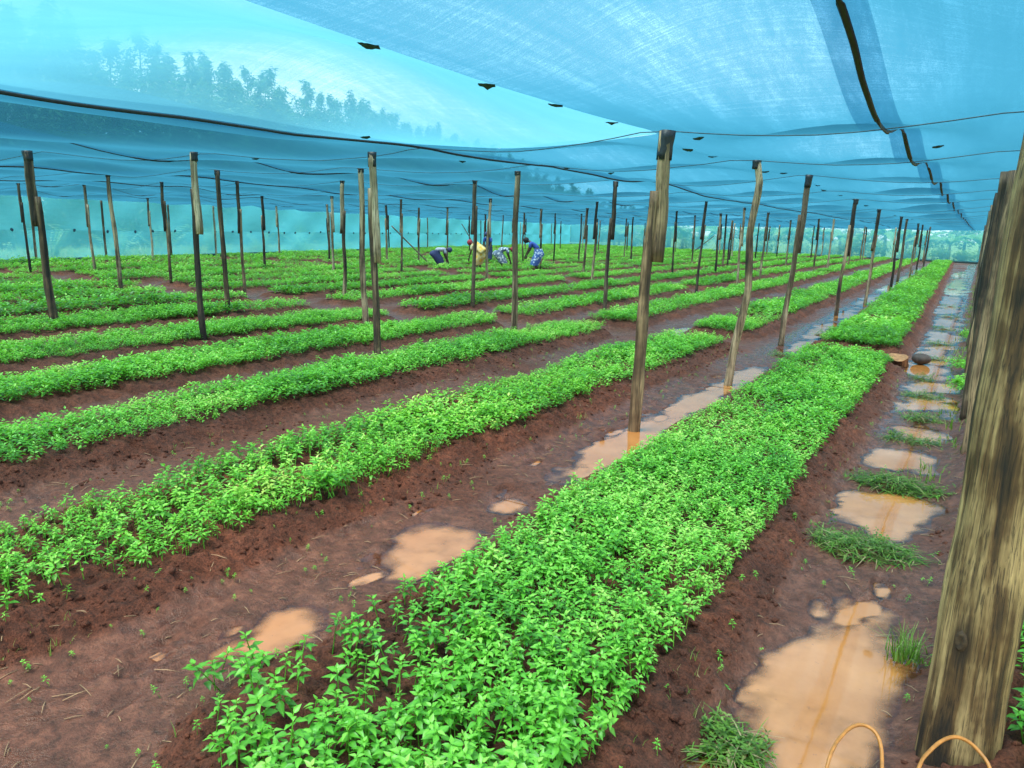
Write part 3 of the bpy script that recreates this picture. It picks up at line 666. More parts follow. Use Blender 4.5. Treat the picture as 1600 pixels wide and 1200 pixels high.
# ------------------------------------------------------------------ roof net shape
XL = [3.6, .12, -2.15, -4.85, -7.9, -10.5, -13.2, -15.9, -19.2, -22.6, -27, -31, -35, -40]
YR = [-5, .7, 5.3, 7.6, 10.8, 13.2, 15.8, 19.2, 22.2, 25.4, 28, 30.7, 33.2, 35.6, 38.4, 41.2, 44, 47, 50, 53, 56, 59, 62, 65, 68, 71, 75]
def row_off(x): return np.interp(x, [-27, -15.9, -13, -10.4, -7.9, -5.4, -2.1, .2], [-.6, -.3, -.4, -.1, .45, .75, 0, 0])
POLES = """-10.36 5.06 88 2.36;-2.12 5.22 988 2.24;-7.9 5.56 319 2.31;-5.31 5.82 591 2.25;-2.03 7.46 1137 2.23;-9.99 7.5 358 2.3;-7.5 7.98 572 2.32;-14.05 8.14 190 2.4;-5.39 8.69 803 2.3;-20.7 9.64 48 2.37;-12.53 9.82 383 2.33;-15.68 10.28 268 2.39;-10.46 10.52 538 2.37;-2.21 10.66 1220 2.35;-19.63 10.71 149 2.44;-7.88 11.22 738 2.39;-5.59 12.06 943 2.42;-24.37 15.33 239 2.27;-18.99 15.68 414 2.36;-2.28 15.77 1306 2.24;-16.45 16.14 522 2.4;-11.02 16.32 760 2.3;-14.86 17.39 628 2.39;-6.05 18.54 1087 2.39;-9.09 18.7 924 2.34;-2.17 19.15 1351 2.1;-22.14 21.5 515 2.31;-10.78 21.53 911 2.23;-19.63 22.11 605 2.34;-26.52 22.74 437 2.36;-17.2 22.75 698 2.31;-18.67 22.86 654 2.23;-8.65 23.91 1050 2.27;-2.2 25.25 1391 2.13;-6.21 25.67 1187 2.3;-17.27 28.45 817 2.29;-8.89 30.37 1128 2.38;-16.82 30.47 865 2.39;-2.47 30.57 1402 2.23;-15.84 31.1 904 2.33;-22.25 32.73 757 2.28;-11.06 32.97 1080 2.41;-9.77 34.13 1136 2.18;-6.11 34.58 1271 2.43;-5.56 34.61 1292 2.38;-15.0 35.22 985 2.47;-22.86 35.34 784 2.46;-2.44 35.45 1421 2.16;-16.23 37.22 975 2.25;-8.03 38.02 1227 2.3;-2.4 38.5 1431 2.06;-2.45 43.95 1442 2.11;-11.1 44.27 1179 2.22;-6.11 49.05 1343 2.3;-11.1 49.66 1213 2.21;-21.03 54.86 1030 2.46;-3.33 58 1452 2.2;-5.9 21.8 1247 2.3;-13.8 24.0 795 2.3;-8.3 27.5 953 2.3;-25.5 38 640 2.25;-28.2 42 689 2.25;-27.6 44 708 2.25;-26 48 748 2.2;-22.5 52 835 2.3;-22 54 844 2.3;-19.5 58 873 2.25;-17 60 901 2.25;-15.5 52 968 2.25;-13 55 1063 2.2;-13.5 48 1076 2.25;-9.5 56 1117 2.2;-8 58 1176 2.2;-4.3 48 1365 2.15;-5.5 40 1321 2.3;-3.6 54 1381 2.15;-9 49.5 1263 2.2"""
POLES = [tuple(float(v) for v in s.split()) for s in POLES.split(';')]
_pr2 = random.Random(91)
for _i in range(26):
    _y = _pr2.uniform(29, 60); _x = _pr2.choice([-2.6, -6.2, -8.9, -11.2, -13.6, -16.2, -19, -22, -25])-.02*(_y-30)+_pr2.uniform(-.4, .4)
    if min(math.hypot(_x-p[0], (_y-p[1])*.5) for p in POLES) > 1.1 and _y < 59.3+(2.6-_x)*.314-2: POLES.append((round(_x, 2), round(_y, 2), 740+_i*.01+9000, 2.25))
def net_base(x, y):
    x = np.asarray(x, float); y = np.asarray(y, float)
    XLs = np.array(XL[::-1]); u = np.interp(x+.018*np.maximum(0, y-10)*.3, XLs, np.arange(len(XLs)))
    iu = np.floor(u).astype(int); fu = u-iu
    yy = y-row_off(x); v = np.interp(yy, YR, np.arange(len(YR))); iv = np.floor(v).astype(int); fv = v-iv
    su = np.sin(np.pi*np.clip(fu, 0, 1)); sv = np.sin(np.pi*np.clip(fv, 0, 1))
    near = (iv == 1)
    amp = np.where(near, .37, .165)+.04*(hash2(iu, iv, 9)-.5)
    z = 2.255-.085*su-.05*sv+.06*su*sv+amp*su**1.5*sv**2.0
    z = z-.07*np.exp(-((x+4.8)/.7)**2)*sstep(.3, 2.6, y)*sstep(5.6, 4.0, y)
    z = z+.012*fbm(x*1.3, y*.8, 3, 3)
    # gentle drop towards the side net and the end net
    z = z-.08*sstep(3, 0, x-fence_x(y))
    return z
_pt = np.array([(p[0], p[1], min(2.44, max(2.16, p[3]))) for p in POLES]); _pr = _pt[:, 2]-.01-net_base(_pt[:, 0], _pt[:, 1])
def net_z(x, y):
    x = np.asarray(x, float); y = np.asarray(y, float)
    z = net_base(x, y); num = 0; den = .35
    for (px, py, _), r in zip(_pt, _pr):
        w = np.exp(-((x-px)**2+(y-py)**2)/(1.1**2)); num = num+w*r; den = den+w
    return z+num/den
XC = [-.62, -4.62, -8.7, -12.7, -16.7, -20.7, -24.7]
edges = [3.4, -.62, -2.18]+XC[1:]+[-30, -39]
roof = empty('shade_net', (-15, 30, 2.3), 'blue translucent shade net stretched overhead across all the beds', 'shade net')
yn = [-4.]
while yn[-1] < 73: yn.append(yn[-1]+(.12 if yn[-1] < 12 else .22 if yn[-1] < 30 else .35))
YN = np.array(yn); YS = YN[np.argmin(np.abs(YN-5.45))]
def strip(name, x1, x0, mat, step, dz=0., parent=None, yr=(-9, 99)):
    yn = YN[(YN >= yr[0]) & (YN <= yr[1])]
    nxs = max(2, int((x1-x0)/step)+1); X = np.linspace(x0, x1, nxs); AX, AY = np.meshgrid(X, yn)
    fxx = fence_x(AY); AXc = np.maximum(AX, fxx); AYc = np.minimum(AY, far_y(AXc))
    ZZ = net_z(AXc, AYc)+dz
    V = np.stack([AXc.ravel(), AYc.ravel(), ZZ.ravel()], 1)
    i, j = np.meshgrid(np.arange(nxs-1), np.arange(len(yn)-1)); a = (j*nxs+i).ravel(); Q = np.stack([a, a+nxs, a+nxs+1, a+1], 1)
    # drop the faces outside the house
    ok = ((AX.ravel()[Q] > fxx.ravel()[Q]).any(1)) & ((AY.ravel()[Q] < far_y(AXc).ravel()[Q]).any(1))
    Q = Q[ok]; u, inv = np.unique(Q, return_inverse=True)
    me = mesh_np(name, V[u], None, inv.reshape(-1, 4))
    o = link(name, me, mat, parent)
    if parent is not None: o.matrix_parent_inverse = Matrix.Translation(-Vector(parent.location))
    return o
for i in range(len(edges)-1):
    if i == 2:
        strip('net_panel', edges[i], edges[i+1], NETP, .12, 0, roof, (-9, YS+.001)); strip('net_panel', edges[i], edges[i+1], NET, .2, 0, roof, (YS-.001, 99))
    else: strip('net_panel', edges[i], edges[i+1], NET, .2, 0, roof)
def pl(o):
    o.matrix_parent_inverse = Matrix.Translation(-Vector(roof.location)); return o
for i, xc in enumerate(XC):
    if i == 0:
        pl(strip('overlap_band', xc+.11, xc-.13, BANDM, .09, .012, roof))
    elif i < 4:
        pl(strip('overlap_band', xc+.10, xc-.10, BANDM, .1, .012, roof))
    y0 = max(-3, .43*abs(xc)-3); Y = np.arange(y0, 58, .14)
    Y = Y[xc > fence_x(Y)+.2]
    xx = xc+.02*fbm(Y*1.5, Y*0+i, 2, 13); P = np.stack([xx, Y, net_z(xx, Y)-.014], 1)
    V, T, Q = tube(P, [.016 if i == 0 else .010]*len(P), 6, .15, i, True, .5); pl(link('seam_cord', mesh_np('seam_cord', V, T, Q), CORD, roof))
def tie(x, y, s, seed, parent=roof, zoff=-.002):
    rs = np.random.RandomState(seed); z = float(net_z(x, y))+zoff; mb = MB()
    az = .4+rs.uniform(-.3, .3)
    for q in range(3):
        nn = 5; V = []
        for t in np.linspace(-1, 1, nn):
            w = (1-.55*abs(t))*.30*s*rs.uniform(.35, 1.3); h = -.004-.16*s*(1-abs(t))*rs.uniform(.1, 1.2)
            V += [(t*s*.5, -w+q*.012, h*.5+q*.004), (t*s*.5, w+q*.012, h)]
        mb.add(np.array(V), None, [(2*i, 2*i+1, 2*i+3, 2*i+2) for i in range(nn-1)])
    me = mb.mesh('tie'); o = link('tie', me, TIEM, parent)
    o.matrix_parent_inverse = Matrix.Translation(-Vector(parent.location)); o.location = (x, y, z); o.rotation_euler = (rs.uniform(-.2, .2), rs.uniform(-.2, .2), az)
for i, y in enumerate([1.55, 2.37, 3.23, 3.92, 4.75, 6.2, 7.0, 8.8, 9.9, 11.9, 12.7, 14, 16, 17.5, 20, 22, 24, 27, 30]): tie(-2.2+.02*math.sin(i*3), y, .085, i)
for i, (x, y) in enumerate([(-.98, 3.35), (-4.5, 4.8), (-.65+.25, 7.0), (-4.5, 8.4), (-4.4, 9.5), (-5.3, 7.3), (-7.6, 6.2), (-1.9, 5.6), (-6.0, 5.0)]): tie(x, y, .08, 40+i)

# wires that carry the net over each row of poles
WN = ['nearest', 'second', 'third', 'fourth', 'fifth', 'sixth', 'seventh', 'eighth', 'ninth', 'tenth', 'eleventh', 'twelfth']
for i, yr in enumerate(YR[2:14]):
    X = np.arange(-24, .3, .25); Y = yr+row_off(X); m = (X > fence_x(Y)+.3) & (Y > .43*np.abs(X)-2); X, Y = X[m], Y[m]
    P = np.stack([X, Y, net_z(X, Y)-.008], 1); V, T, Q = tube(P, [.0038]*len(P), 5)
    thing(link('support_wire', mesh_np('support_wire', V, T, Q), WIREM), 'thin dark wire under the net along the %s row of poles' % WN[i], 'wire', 'wires along the pole rows')

# ------------------------------------------------------------------ poles
def log_mesh(name, p0, p1, r0, r1, seed, sides=10, bend=.03, bends=None, rough=.09):
    rs = np.random.RandomState(seed); p0, p1 = Vector(p0), Vector(p1); L = (p1-p0).length; n = max(6, int(L/.1))
    ph = rs.uniform(0, 6.28, 4); P = []; Rr = []
    for i in range(n+1):
        t = i/n; s = math.sin(math.pi*t)
        o = Vector((bend*s*math.sin(4.2*t+ph[0])*.7+bend*.18*math.sin(11*t+ph[1])*s, bend*s*math.sin(4.2*t+ph[2])*.7+bend*.18*math.sin(10*t+ph[3])*s, 0))
        if bends: o += Vector((np.interp(t, bends[0], bends[1]), 0, 0))
        kn = 1+.12*math.exp(-((t-rs.rand())/.02)**2)*(rs.rand() > .6)
        P.append(p0.lerp(p1, t)+o); Rr.append((r0+(r1-r0)*t)*kn*(1+rough*.5*math.sin(t*23+ph[1])))
    V, T, Q = tube(P, Rr, sides, rough, seed); return mesh_np(name, V, T, Q)
# appearance of the poles that can be told apart: base-x in the photograph -> (wood, splice side, radius, lean of the top in x, words)
LOOK = {88: (3, 'R', .062, -.12, 'thick brown leaning spliced pole at the far left, standing between beds'),
        988: (3, 'L', .056, .10, 'tall brown spliced pole in the middle foreground beside the puddled furrow'),
        319: (2, 'LP', .046, 0, 'pole with a black lower log and pale thick upper log'),
        591: (0, 'LP', .046, -.04, 'pole with a dark lower log and long pale upper log in the third bed'),
        1137: (0, '', .042, .10, 'crooked grey unspliced pole standing in the puddled furrow'),
        358: (3, '', .042, -.06, 'brown straight pole with a knotted top, second row left of centre'),
        572: (0, '', .046, -.05, 'weathered two-tone pole just behind the long pale spliced one'),
        190: (0, '', .045, -.07, 'grey weathered plain pole at left with pale top'),
        803: (1, '', .045, 0.0, 'pale streaked straight pole standing at the third bed'),
        48: (2, 'R', .04, -.06, 'dark thin pole near the left edge beside a pale one'),
        383: (3, 'R', .04, -.04, 'brown spliced pole in the second row beyond the black one'),
        268: (3, 'R', .04, -.06, 'thin brown spliced pole left of the black-footed pole'),
        538: (0, 'R', .045, .02, 'dark bumpy spliced pole left of the two-tone pole'),
        1220: (1, 'LD', .045, .14, 'pale leaning pole with black upper log strapped to its top'),
        149: (1, 'R', .042, -.07, 'pale lower log with dark spliced top at far left'),
        738: (2, 'R', .045, .02, 'dark pole in front of the worker in yellow cloth'),
        943: (2, 'L', .045, .08, 'black charred spliced pole between the second and third bed rows'),
        1306: (0, 'LD', .045, .12, 'spliced pole third in the line along the puddled furrow beyond the cross path'),
        760: (1, 'L', .045, .06, 'pale leaning pole between the two groups of workers'),
        1087: (2, 'R', .043, .1, 'slim dark pole fourth bed over, beyond the crooked grey pole'),
        924: (0, 'R', .045, .06, 'spliced pole with pale upper log just left of the black charred pole'),
        1351: (0, 'R', .043, .08, 'spliced pole in front of the farther furrow puddles'),
        628: (0, 'R', .04, 0, 'spliced pole left of the grey-backed worker'),
        698: (1, 'R', .04, .02, 'pale pole standing in front of the grey-backed worker')}
LINE = [(-3.6, 'line along the puddled furrow'), (-6.9, 'line at the third bed row'), (-9.6, 'line at the fifth bed row'), (-12.2, 'line at the sixth bed row'), (-14.5, 'line at the eighth bed row'),
        (-18.1, 'line at the tenth bed row'), (-21.2, 'line at the twelfth bed row'), (-99, 'line nearest the left side net')]
def line_of(x):
    for i, (l, nme) in enumerate(LINE):
        if x > l: return i
cnt = {}
POLES.sort(key=lambda p: p[1])
for i, (x, y, bx, hgt) in enumerate(POLES):
    wood, spl, rad, lean, words = LOOK.get(int(bx), (None, None, None, None, None))
    if rad: rad *= .9
    rs = random.Random(i*7+1); li = line_of(x); cnt[li] = cnt.get(li, 0)+1
    if words is None:
        wood = rs.choice([0, 0, 2, 3, 1]); spl = rs.choice(['L', 'R', 'R', '', 'LD']); rad = rs.uniform(.036, .046)
        lean = .06*(max(0, min(1600, bx))-740)/700*(bx < 2000)+rs.uniform(-.04, .04)
        words = '%s %s pole, %s from the front in the %s' % ({0: 'weathered', 1: 'pale', 2: 'dark', 3: 'brown'}[wood], 'spliced' if spl else 'plain', ORD[cnt[li]-1].replace('nearest', 'first'), LINE[li][1])
    zb = float(terrain(np.array([x]), np.array([y]))[0][0])-.06
    xt, yt = x+lean*r_.x, y+lean*r_.y
    zt = float(net_z(xt, yt))-.012
    d = math.hypot(x, y); sides = 12 if d < 13 else 8
    wm = WOODS[wood]
    seed = i*31+2
    if spl:
        root = empty('support_pole', (x, y, zb), words, 'pole', 'poles holding up the net')
        sgn = -1 if spl[0] == 'L' else 1
        so = Vector((r_.x, r_.y, 0))*(rad*1.25)
        up = {'LP': WOODS[1], 'LD': WOODS[2]}.get(spl, wm)
        ls = -1 if spl[0] == 'L' else 1
        f1 = rs.uniform(.74, .84); f0 = rs.uniform(.52, .6)
        if int(bx) == 988: f1, f0 = .82, .60
        if int(bx) == 591: f1, f0 = .84, .50
        if int(bx) == 319: f1, f0 = .82, .59
        H = zt-zb; top = Vector((xt-x, yt-y, H))
        lo = log_mesh('lower_log', (0, 0, 0), top*f1+so*(ls*.42), rad, rad*.72, seed, sides, .022)
        upm = log_mesh('upper_log', top*f0+so*(-ls*.55), top+so*(-ls*.12), rad*1.0, rad*.92, seed+1, sides, .012)
        link('lower_log', lo, wm, root); link('upper_log', upm, up, root)
        tp = top+so*(-ls*.2)
    else:
        bends = ([0, .2, .45, .7, .9, 1], [0, .0, .07, .02, .06, 0]) if int(bx) == 1137 else None
        root = link('support_pole', log_mesh('support_pole', (0, 0, 0), (xt-x, yt-y, zt-zb), rad*1.08, rad*.88, seed, sides, .025, bends), wm)
        root.location = (x, y, zb); thing(root, words, 'pole', 'poles holding up the net'); tp = Vector((xt-x, yt-y, zt-zb))
    if d < 40:
        ax = (tp).normalized(); wl = {988: .20, 591: .14, 1220: .16, 88: .12, 319: .10}.get(int(bx), rs.uniform(.05, .10))
        a = tp-ax*wl; b = tp+ax*.004
        r0 = rad*.98
        P = [a.lerp(b, t) for t in (0, .25, .5, .75, 1)]
        V, T, Q = tube(P, [r0*1.0, r0*1.06, r0*1.02, r0*1.10, r0*1.16], 10, .26, seed); link('wrap', mesh_np('wrap', V, T, Q), WRAPM, root)
# diagonal braces and thin poles by the side net
def simple_pole(p0, p1, r, wood, words, cat='pole', grp=None, seed=0):
    p0, p1 = Vector(p0), Vector(p1)
    o = link('brace_pole' if cat == 'brace' else 'edge_pole', log_mesh('edge_pole', (0, 0, 0), p1-p0, r, r*.8, seed, 8, .015), WOODS[wood]); o.location = p0; thing(o, words, cat, grp)
simple_pole((-17.6, 22.4, .0), (-19.2, 21.9, 1.5), .03, 2, 'dark brace leaning from the pole behind the long pale spliced one', 'brace', None, 1)
simple_pole((-22.6, 33, .0), (-24.4, 33.6, 1.7), .03, 2, 'dark brace slanting left of the grey-backed worker', 'brace', None, 2)
simple_pole((-19.2, 57, 0), (-17.8, 58, 1.4), .035, 2, 'slanting brace far off by the end net, right of the woman in blue', 'brace', None, 3)
FP = [(12.7, 1, 37), (15.4, 1, 152), (18.4, 1, 270), (20.9, 1, 358), (29.5, 1, 508), (36.2, 2, 619), (41.5, 1, 669), (8.5, 0, -100), (50, 0, 730), (58, 1, 770), (66, 1, 800)]
FP.sort()
for i, (y, wd, bx) in enumerate(FP):
    x = float(fence_x(y))+(.16 if i % 2 else .12); z1 = float(net_z(x+.05, y))-.02
    simple_pole((x, y, -.05), (x-.03, y, z1), .045, wd, '%s edge pole against the left side net, %s from the left' % ('pale' if wd == 1 else 'dark', ORD[i].replace('nearest', 'first')), 'pole', 'poles along the left side net', 70+i)
# rough posts in a tight line right of the ditch
NP0, NP1 = Vector((.128, 2.28, -.1)), Vector((.136, 2.36, 2.36))
npost = empty('near_post', NP0, 'big weathered post close at the right edge of the photo', 'post')
P = [NP0.lerp(NP1, t)-NP0 for t in np.linspace(0, 1, 70)]
V, T, Q = tube(P, [.101-.020*t+.0025*math.sin(t*31) for t in np.linspace(0, 1, 70)], 40, .045, 4)
link('log', mesh_np('near_post', V, T, Q), NEARW, npost)
for k, (t, off, s) in enumerate([(.215, .36, 1.0), (.045, .30, 1.0), (.60, .1, .7)]):
    c = NP0.lerp(NP1, t)-NP0; rad = .101-.02*t
    dirv = (Vector((0, 0, 1.5))-(c+NP0)); dirv.z = 0; dirv.normalize(); side = dirv.cross(Vector((0, 0, 1)))
    cc = c+(dirv*math.cos(off)+side*math.sin(off)*1.0)*rad*.985; rs = np.random.RandomState(k)
    rings = [(0, .3, .001), (.45, .5, .005), (.7, .8, .006), (.85, 1., .001), (1.1, 1.2, -.006)]
    V = []; n = 16; nd = dirv*math.cos(off)+side*math.sin(off); ns = nd.cross(Vector((0, 0, 1)))
    for rr, _, hh in rings:
        for q in range(n):
            an = 2*math.pi*q/n; w = 1+.14*rs.uniform(-1, 1)
            V.append(tuple(cc+ns*(math.cos(an)*.018*s*rr*w)+Vector((0, 0, 1))*(math.sin(an)*.036*s*rr*w)+nd*(hh*s*1.1)))
    Q = [(i*n+q, i*n+(q+1) % n, (i+1)*n+(q+1) % n, (i+1)*n+q) for i in range(len(rings)-1) for q in range(n)]
    link('knot', mesh_np('knot', V, None, Q), plain('knot_wood', (.045, .026, .013), .8, .75, 55, .004), npost)
SP = [(5.9, .042), (7.2, .044), (8.3, .046), (9.3, .046), (10.2, .06), (11.3, .06), (12.3, .055), (13.4, .06)]+[(14.4+1.15*i, .058) for i in range(38)]
for i, (y, r) in enumerate(SP):
    rs = random.Random(900+i); x = (.082 if i == 0 else .07)+rs.uniform(-.015, .025)-.0018*max(0, y-10); z1 = float(net_z(x, y))*(.93 if i == 0 else 1); ln = rs.uniform(.0, .05)
    lab = {0: 'rough brown post just behind the big near post, second in the line', 1: 'third rough post from the camera in the right-hand line'}.get(i, 'rough barked post in the tight line along the right side of the ditch')
    o = link('edge_post', log_mesh('edge_post', (0, 0, 0), (ln, rs.uniform(-.1, .1), z1*rs.uniform(.88, .99)+.02), r*1.1, r*.85, 300+i, 9, .03, None, .16), WOODS[rs.choice([0, 3, 3, 0, 1, 2]) if i else 3])
    o.location = (x, y, -.03); thing(o, lab, 'post', 'posts along the right ditch')

# ------------------------------------------------------------------ side and end nets
def wallnet(pts, zl, zh, mat, name, parent, topfn=None, step=.5, lean=.0):
    P = []
    for (a, b) in zip(pts[:-1], pts[1:]):
        L = math.hypot(b[0]-a[0], b[1]-a[1]); n = max(1, int(L/step))
        for i in range(n): P.append((a[0]+(b[0]-a[0])*i/n, a[1]+(b[1]-a[1])*i/n))
    P.append(pts[-1]); V = []; nz = 5
    for i, (x, y) in enumerate(P):
        top = zh if topfn is None else float(topfn(x, y))
        for k in range(nz):
            t = k/(nz-1); w = .05*math.sin(i*.9)*math.sin(math.pi*t); V.append((x+w, y+w*.5, zl+(top-zl)*t))
    Q = [(i*nz+k, (i+1)*nz+k, (i+1)*nz+k+1, i*nz+k+1) for i in range(len(P)-1) for k in range(nz-1)]
    o = link(name, mesh_np(name, V, None, Q), mat, parent); return P
HEM = plain('net_hem', (.006, .05, .06), .8)
side = empty('side_net', (0, 0, 0), 'teal see-through side net closing the left side of the nursery', 'net fence')
Pn = wallnet(FENCE, -.05, 1.06, NETS, 'lower_panel', side)
wallnet(FENCE, 1.055, 2.2, NETS, 'upper_panel', side, lambda x, y: net_z(x, y)+.005)
tme = None; k = 0; yy = 6.
while yy < 60:
    x = float(fence_x(yy))
    bm = bmesh.new(); 
    if tme is None:
        bmesh.ops.create_icosphere(bm, subdivisions=1, radius=.06)
        for v in bm.verts: v.co = Vector((v.co.x*.4, v.co.y*(1+.3*random.random()), v.co.z*(.8+.3*random.random())))
        tme = bpy.data.meshes.new('tie'); bm.to_mesh(tme)
    bm.free()
    o = link('tie', tme, TIEM, side); o.location = (x+.05, yy, 1.05+random.uniform(-.03, .03)); o.rotation_euler.x = random.uniform(0, 3); yy += random.uniform(.8, 1.35)
end = empty('end_net', (0, 0, 0), 'teal see-through end net across the far end of the beds', 'net fence')
wallnet([FAR_A, FAR_B], -.05, 2.2, NETS, 'panel', end, lambda x, y: net_z(x, y)+.005)
for nm, pp, par in (('hem', FENCE, side), ('hem', [FAR_A, FAR_B], end)):
    P = [(x+.06, y-.05, .05) for x, y in pp]; V, T, Q = tube(P, [.07]*len(P), 6, .1); link(nm, mesh_np('hem', V, T, Q), HEM, par)

# ------------------------------------------------------------------ planting outside the nets
def clumps(centres, radii, n, size, rs, flat=1.0, droop=.3):
    """many leaf-sized faces through the volume of ellipsoids"""
    V = []; T = []; A = []; base = 0
    for (c, r) in zip(centres, radii):
        for _ in range(n):
            d = rs.normal(0, 1, 3); d /= np.linalg.norm(d); q = rs.rand()**.45; p = np.array(c)+d*np.array(r)*q
            L = size*rs.uniform(.6, 1.4); az = rs.uniform(0, 6.28); el = rs.uniform(-.6, .7)
            lv, lt = leaf(L, L*.5*flat, .2, droop, False)
            V.append(place(lv, az, el, rs.uniform(-.6, .6), p)); T.append(lt+base); base += 4
            A += [float(np.clip(rs.normal(.5, .25), 0, 1))]*4
    return np.concatenate(V), np.concatenate(T), np.array(A)
def conifer(seed, H):
    rs = np.random.RandomState(seed); C = []; Rr = []
    for t in np.linspace(.05, .985, 24):
        w = (1.25*min(1, (1-t)/.2)+.10)*rs.uniform(.7, 1.25); nb = 5 if t < .82 else 2
        for q in range(nb):
            a = rs.uniform(0, 6.28); o = w*rs.uniform(.3, .95); C.append((o*math.cos(a), o*math.sin(a), H*t+rs.uniform(-.3, .3))); Rr.append((w*.5+.1, w*.5+.1, .5))
    return clumps(C, Rr, 52, .30, rs, .7, .5)
CON = [conifer(i, 12.0+.6*math.sin(i*2.)) for i in range(6)]
CM = [mesh_np('crown', V, T, None, False, {'tone': A}) for V, T, A in CON]
TRM = []
for i in range(6):
    V, T, Q = tube([(0, 0, -.3), (.05, 0, 4), (0, .08, 8), (0, 0, 12)], [.11, .09, .06, .03], 8, .08, i); TRM.append(mesh_np('trunk', V, T, Q))
rs = np.random.RandomState(12); yy = -14.; k = 0
tree_lab = 'tall dark feathery tree in the dense row behind the left side net'
while yy < 128:
    x = float(fence_x(max(0, yy)))-14-(k % 2)*2.2-rs.uniform(0, 1.5); s = rs.uniform(.96, 1.05)*(1-.5*float(sstep(60, 128, np.float64(yy))))
    o = empty('conifer_tree', (x, yy, -.14), tree_lab, 'tree', 'row of conifers behind the left net'); o.scale = (s*1.15, s*1.15, s); o.rotation_euler.z = rs.uniform(0, 6)
    j = rs.randint(6); link('crown', CM[j], FOL, o); link('trunk', TRM[j], BARK, o); yy += rs.uniform(.7, 1.15)*(1 if yy < 70 else 1.5); k += 1
# light ferny shrubs just behind the side net
def shrub_mesh(seed, h):
    rs = np.random.RandomState(seed); mb = MB()
    for q in range(9):
        az = rs.uniform(0, 6.28); L = h*rs.uniform(.6, 1.05); b = rs.uniform(.25, .8)
        prev = None
        for t in np.linspace(.25, 1, 12):
            p = np.array([math.cos(az)*b*L*t**1.6, math.sin(az)*b*L*t**1.6, L*t*(1-.22*b*t)])
            for sd in (-1, 1):
                lv, lt = leaf(.34*(1.15-.6*t)*h*.45+.06, .07, .1, .3, False); mb.add(place(lv, az+sd*1.15, .15, 0, p), lt, None, float(np.clip(rs.normal(.6, .2), 0, 1)))
    return mb.mesh('foliage')
SH = [shrub_mesh(i, 1.5) for i in range(4)]
sl = ['feathery pale shrub behind the side net near the left edge', 'feathery pale shrub behind the net by the pale-footed pole', 'feathery pale shrub seen left of the black-footed pole', 'feathery pale shrub behind the net right of the black-footed pole']
for i, (y, off, s) in enumerate([(14., 1.2, 1.0), (17.0, 1.4, .95), (19.2, 1.6, 1.15), (22.2, 1.5, 1.25), (26, 2, .9), (28.5, 1.3, 1.15), (32, 1.8, .9), (37, 2, 1.1), (43, 2, 1.2), (50, 2, 1.3)]):
    o = empty('fern_shrub', (float(fence_x(y))-off, y, -.14), sl[i] if i < 4 else 'feathery pale shrub %s from the left behind the side net' % ORD[i], 'shrub', 'pale shrubs behind the side net')
    o.scale = (s, s, s); link('foliage', SH[i % 4], FOLP, o)
    V, T, Q = tube([(0, 0, 0), (.03, 0, .4), (0, .03, .9)], [.03, .02, .01], 5); link('stem', mesh_np('stem', V, T, Q), BARK, o)
mb = MB(); rs = np.random.RandomState(9)
for i in range(5200):
    y = 4+64*rs.rand(); x = float(fence_x(y))-.4-9*rs.rand()**1.4; tuft(mb, x, y, -.14, 3, rs.uniform(.25, .75), rs, .12, .6, .018)
link('tall_grass', mb.mesh('tall_grass'), FOLP, kind='stuff')
# banana grove and bushes behind the end net
def banana_leaf(L, W, seed):
    rs = np.random.RandomState(seed); n = 9; V = []
    for i in range(n):
        t = i/(n-1); x = L*(t-.12*t*t); z = L*(.55*t-.75*t*t); w = W*.5*math.sin(math.pi*min(1, .12+.88*t))**.6*(1 if i < n-1 else .1)
        j = .06*rs.uniform(-1, 1); V += [(x, w, z-.25*w+j), (x, 0, z+.05), (x, -w, z-.25*w-j)]
    Q = []
    for i in range(n-1):
        Q += [(3*i, 3*i+1, 3*i+4, 3*i+3), (3*i+1, 3*i+2, 3*i+5, 3*i+4)]
    return mesh_np('leaf', V, None, Q, True, {'tone': np.full(len(V), rs.uniform(.2, .75))})
BL = [banana_leaf(2.0, .55, i) for i in range(6)]
for m_ in BL: m_.materials.append(BANANA)
V, T, Q = tube([(0, 0, -.1), (.03, 0, .8), (0, .03, 1.7)], [.13, .11, .07], 8, .06); BST = mesh_np('stem', V, T, Q)
BSTM = plain('banana_stem', (.30, .26, .17), .7, .5, 4)
rs = np.random.RandomState(21); bx = -33.
i = 0
while bx < 2.5:
    y = far_y(bx)+2.2+rs.uniform(0, 3.0); s = rs.uniform(.85, 1.3)
    o = empty('banana_plant', (bx, y, -.14), 'banana plant with broad arching leaves, %s from the left behind the end net' % ORD[i].replace('nearest', 'first'), 'banana plant', 'banana plants behind the end net'); o.scale = (s, s, s)
    link('stem', BST, BSTM, o)
    for q in range(8):
        l = link('leaf', BL[rs.randint(6)], None, o); l.location = (0, 0, 1.5+.03*q); l.rotation_euler = (rs.uniform(-.3, .3), rs.uniform(-.55, .15), q*2.4+rs.uniform(-.4, .4))
    bx += rs.uniform(1.3, 2.3); i += 1
BU = []
for i in range(4):
    rs = np.random.RandomState(50+i); C = [(rs.uniform(-.9, .9), rs.uniform(-.7, .7), rs.uniform(.4, 1.1)) for _ in range(9)]
    V, T, A = clumps(C, [(.6, .6, .5)]*9, 75, .20, rs, 1.1); BU.append(mesh_np('bush', V, T, None, False, {'tone': A})); BU[-1].materials.append(BANANA)
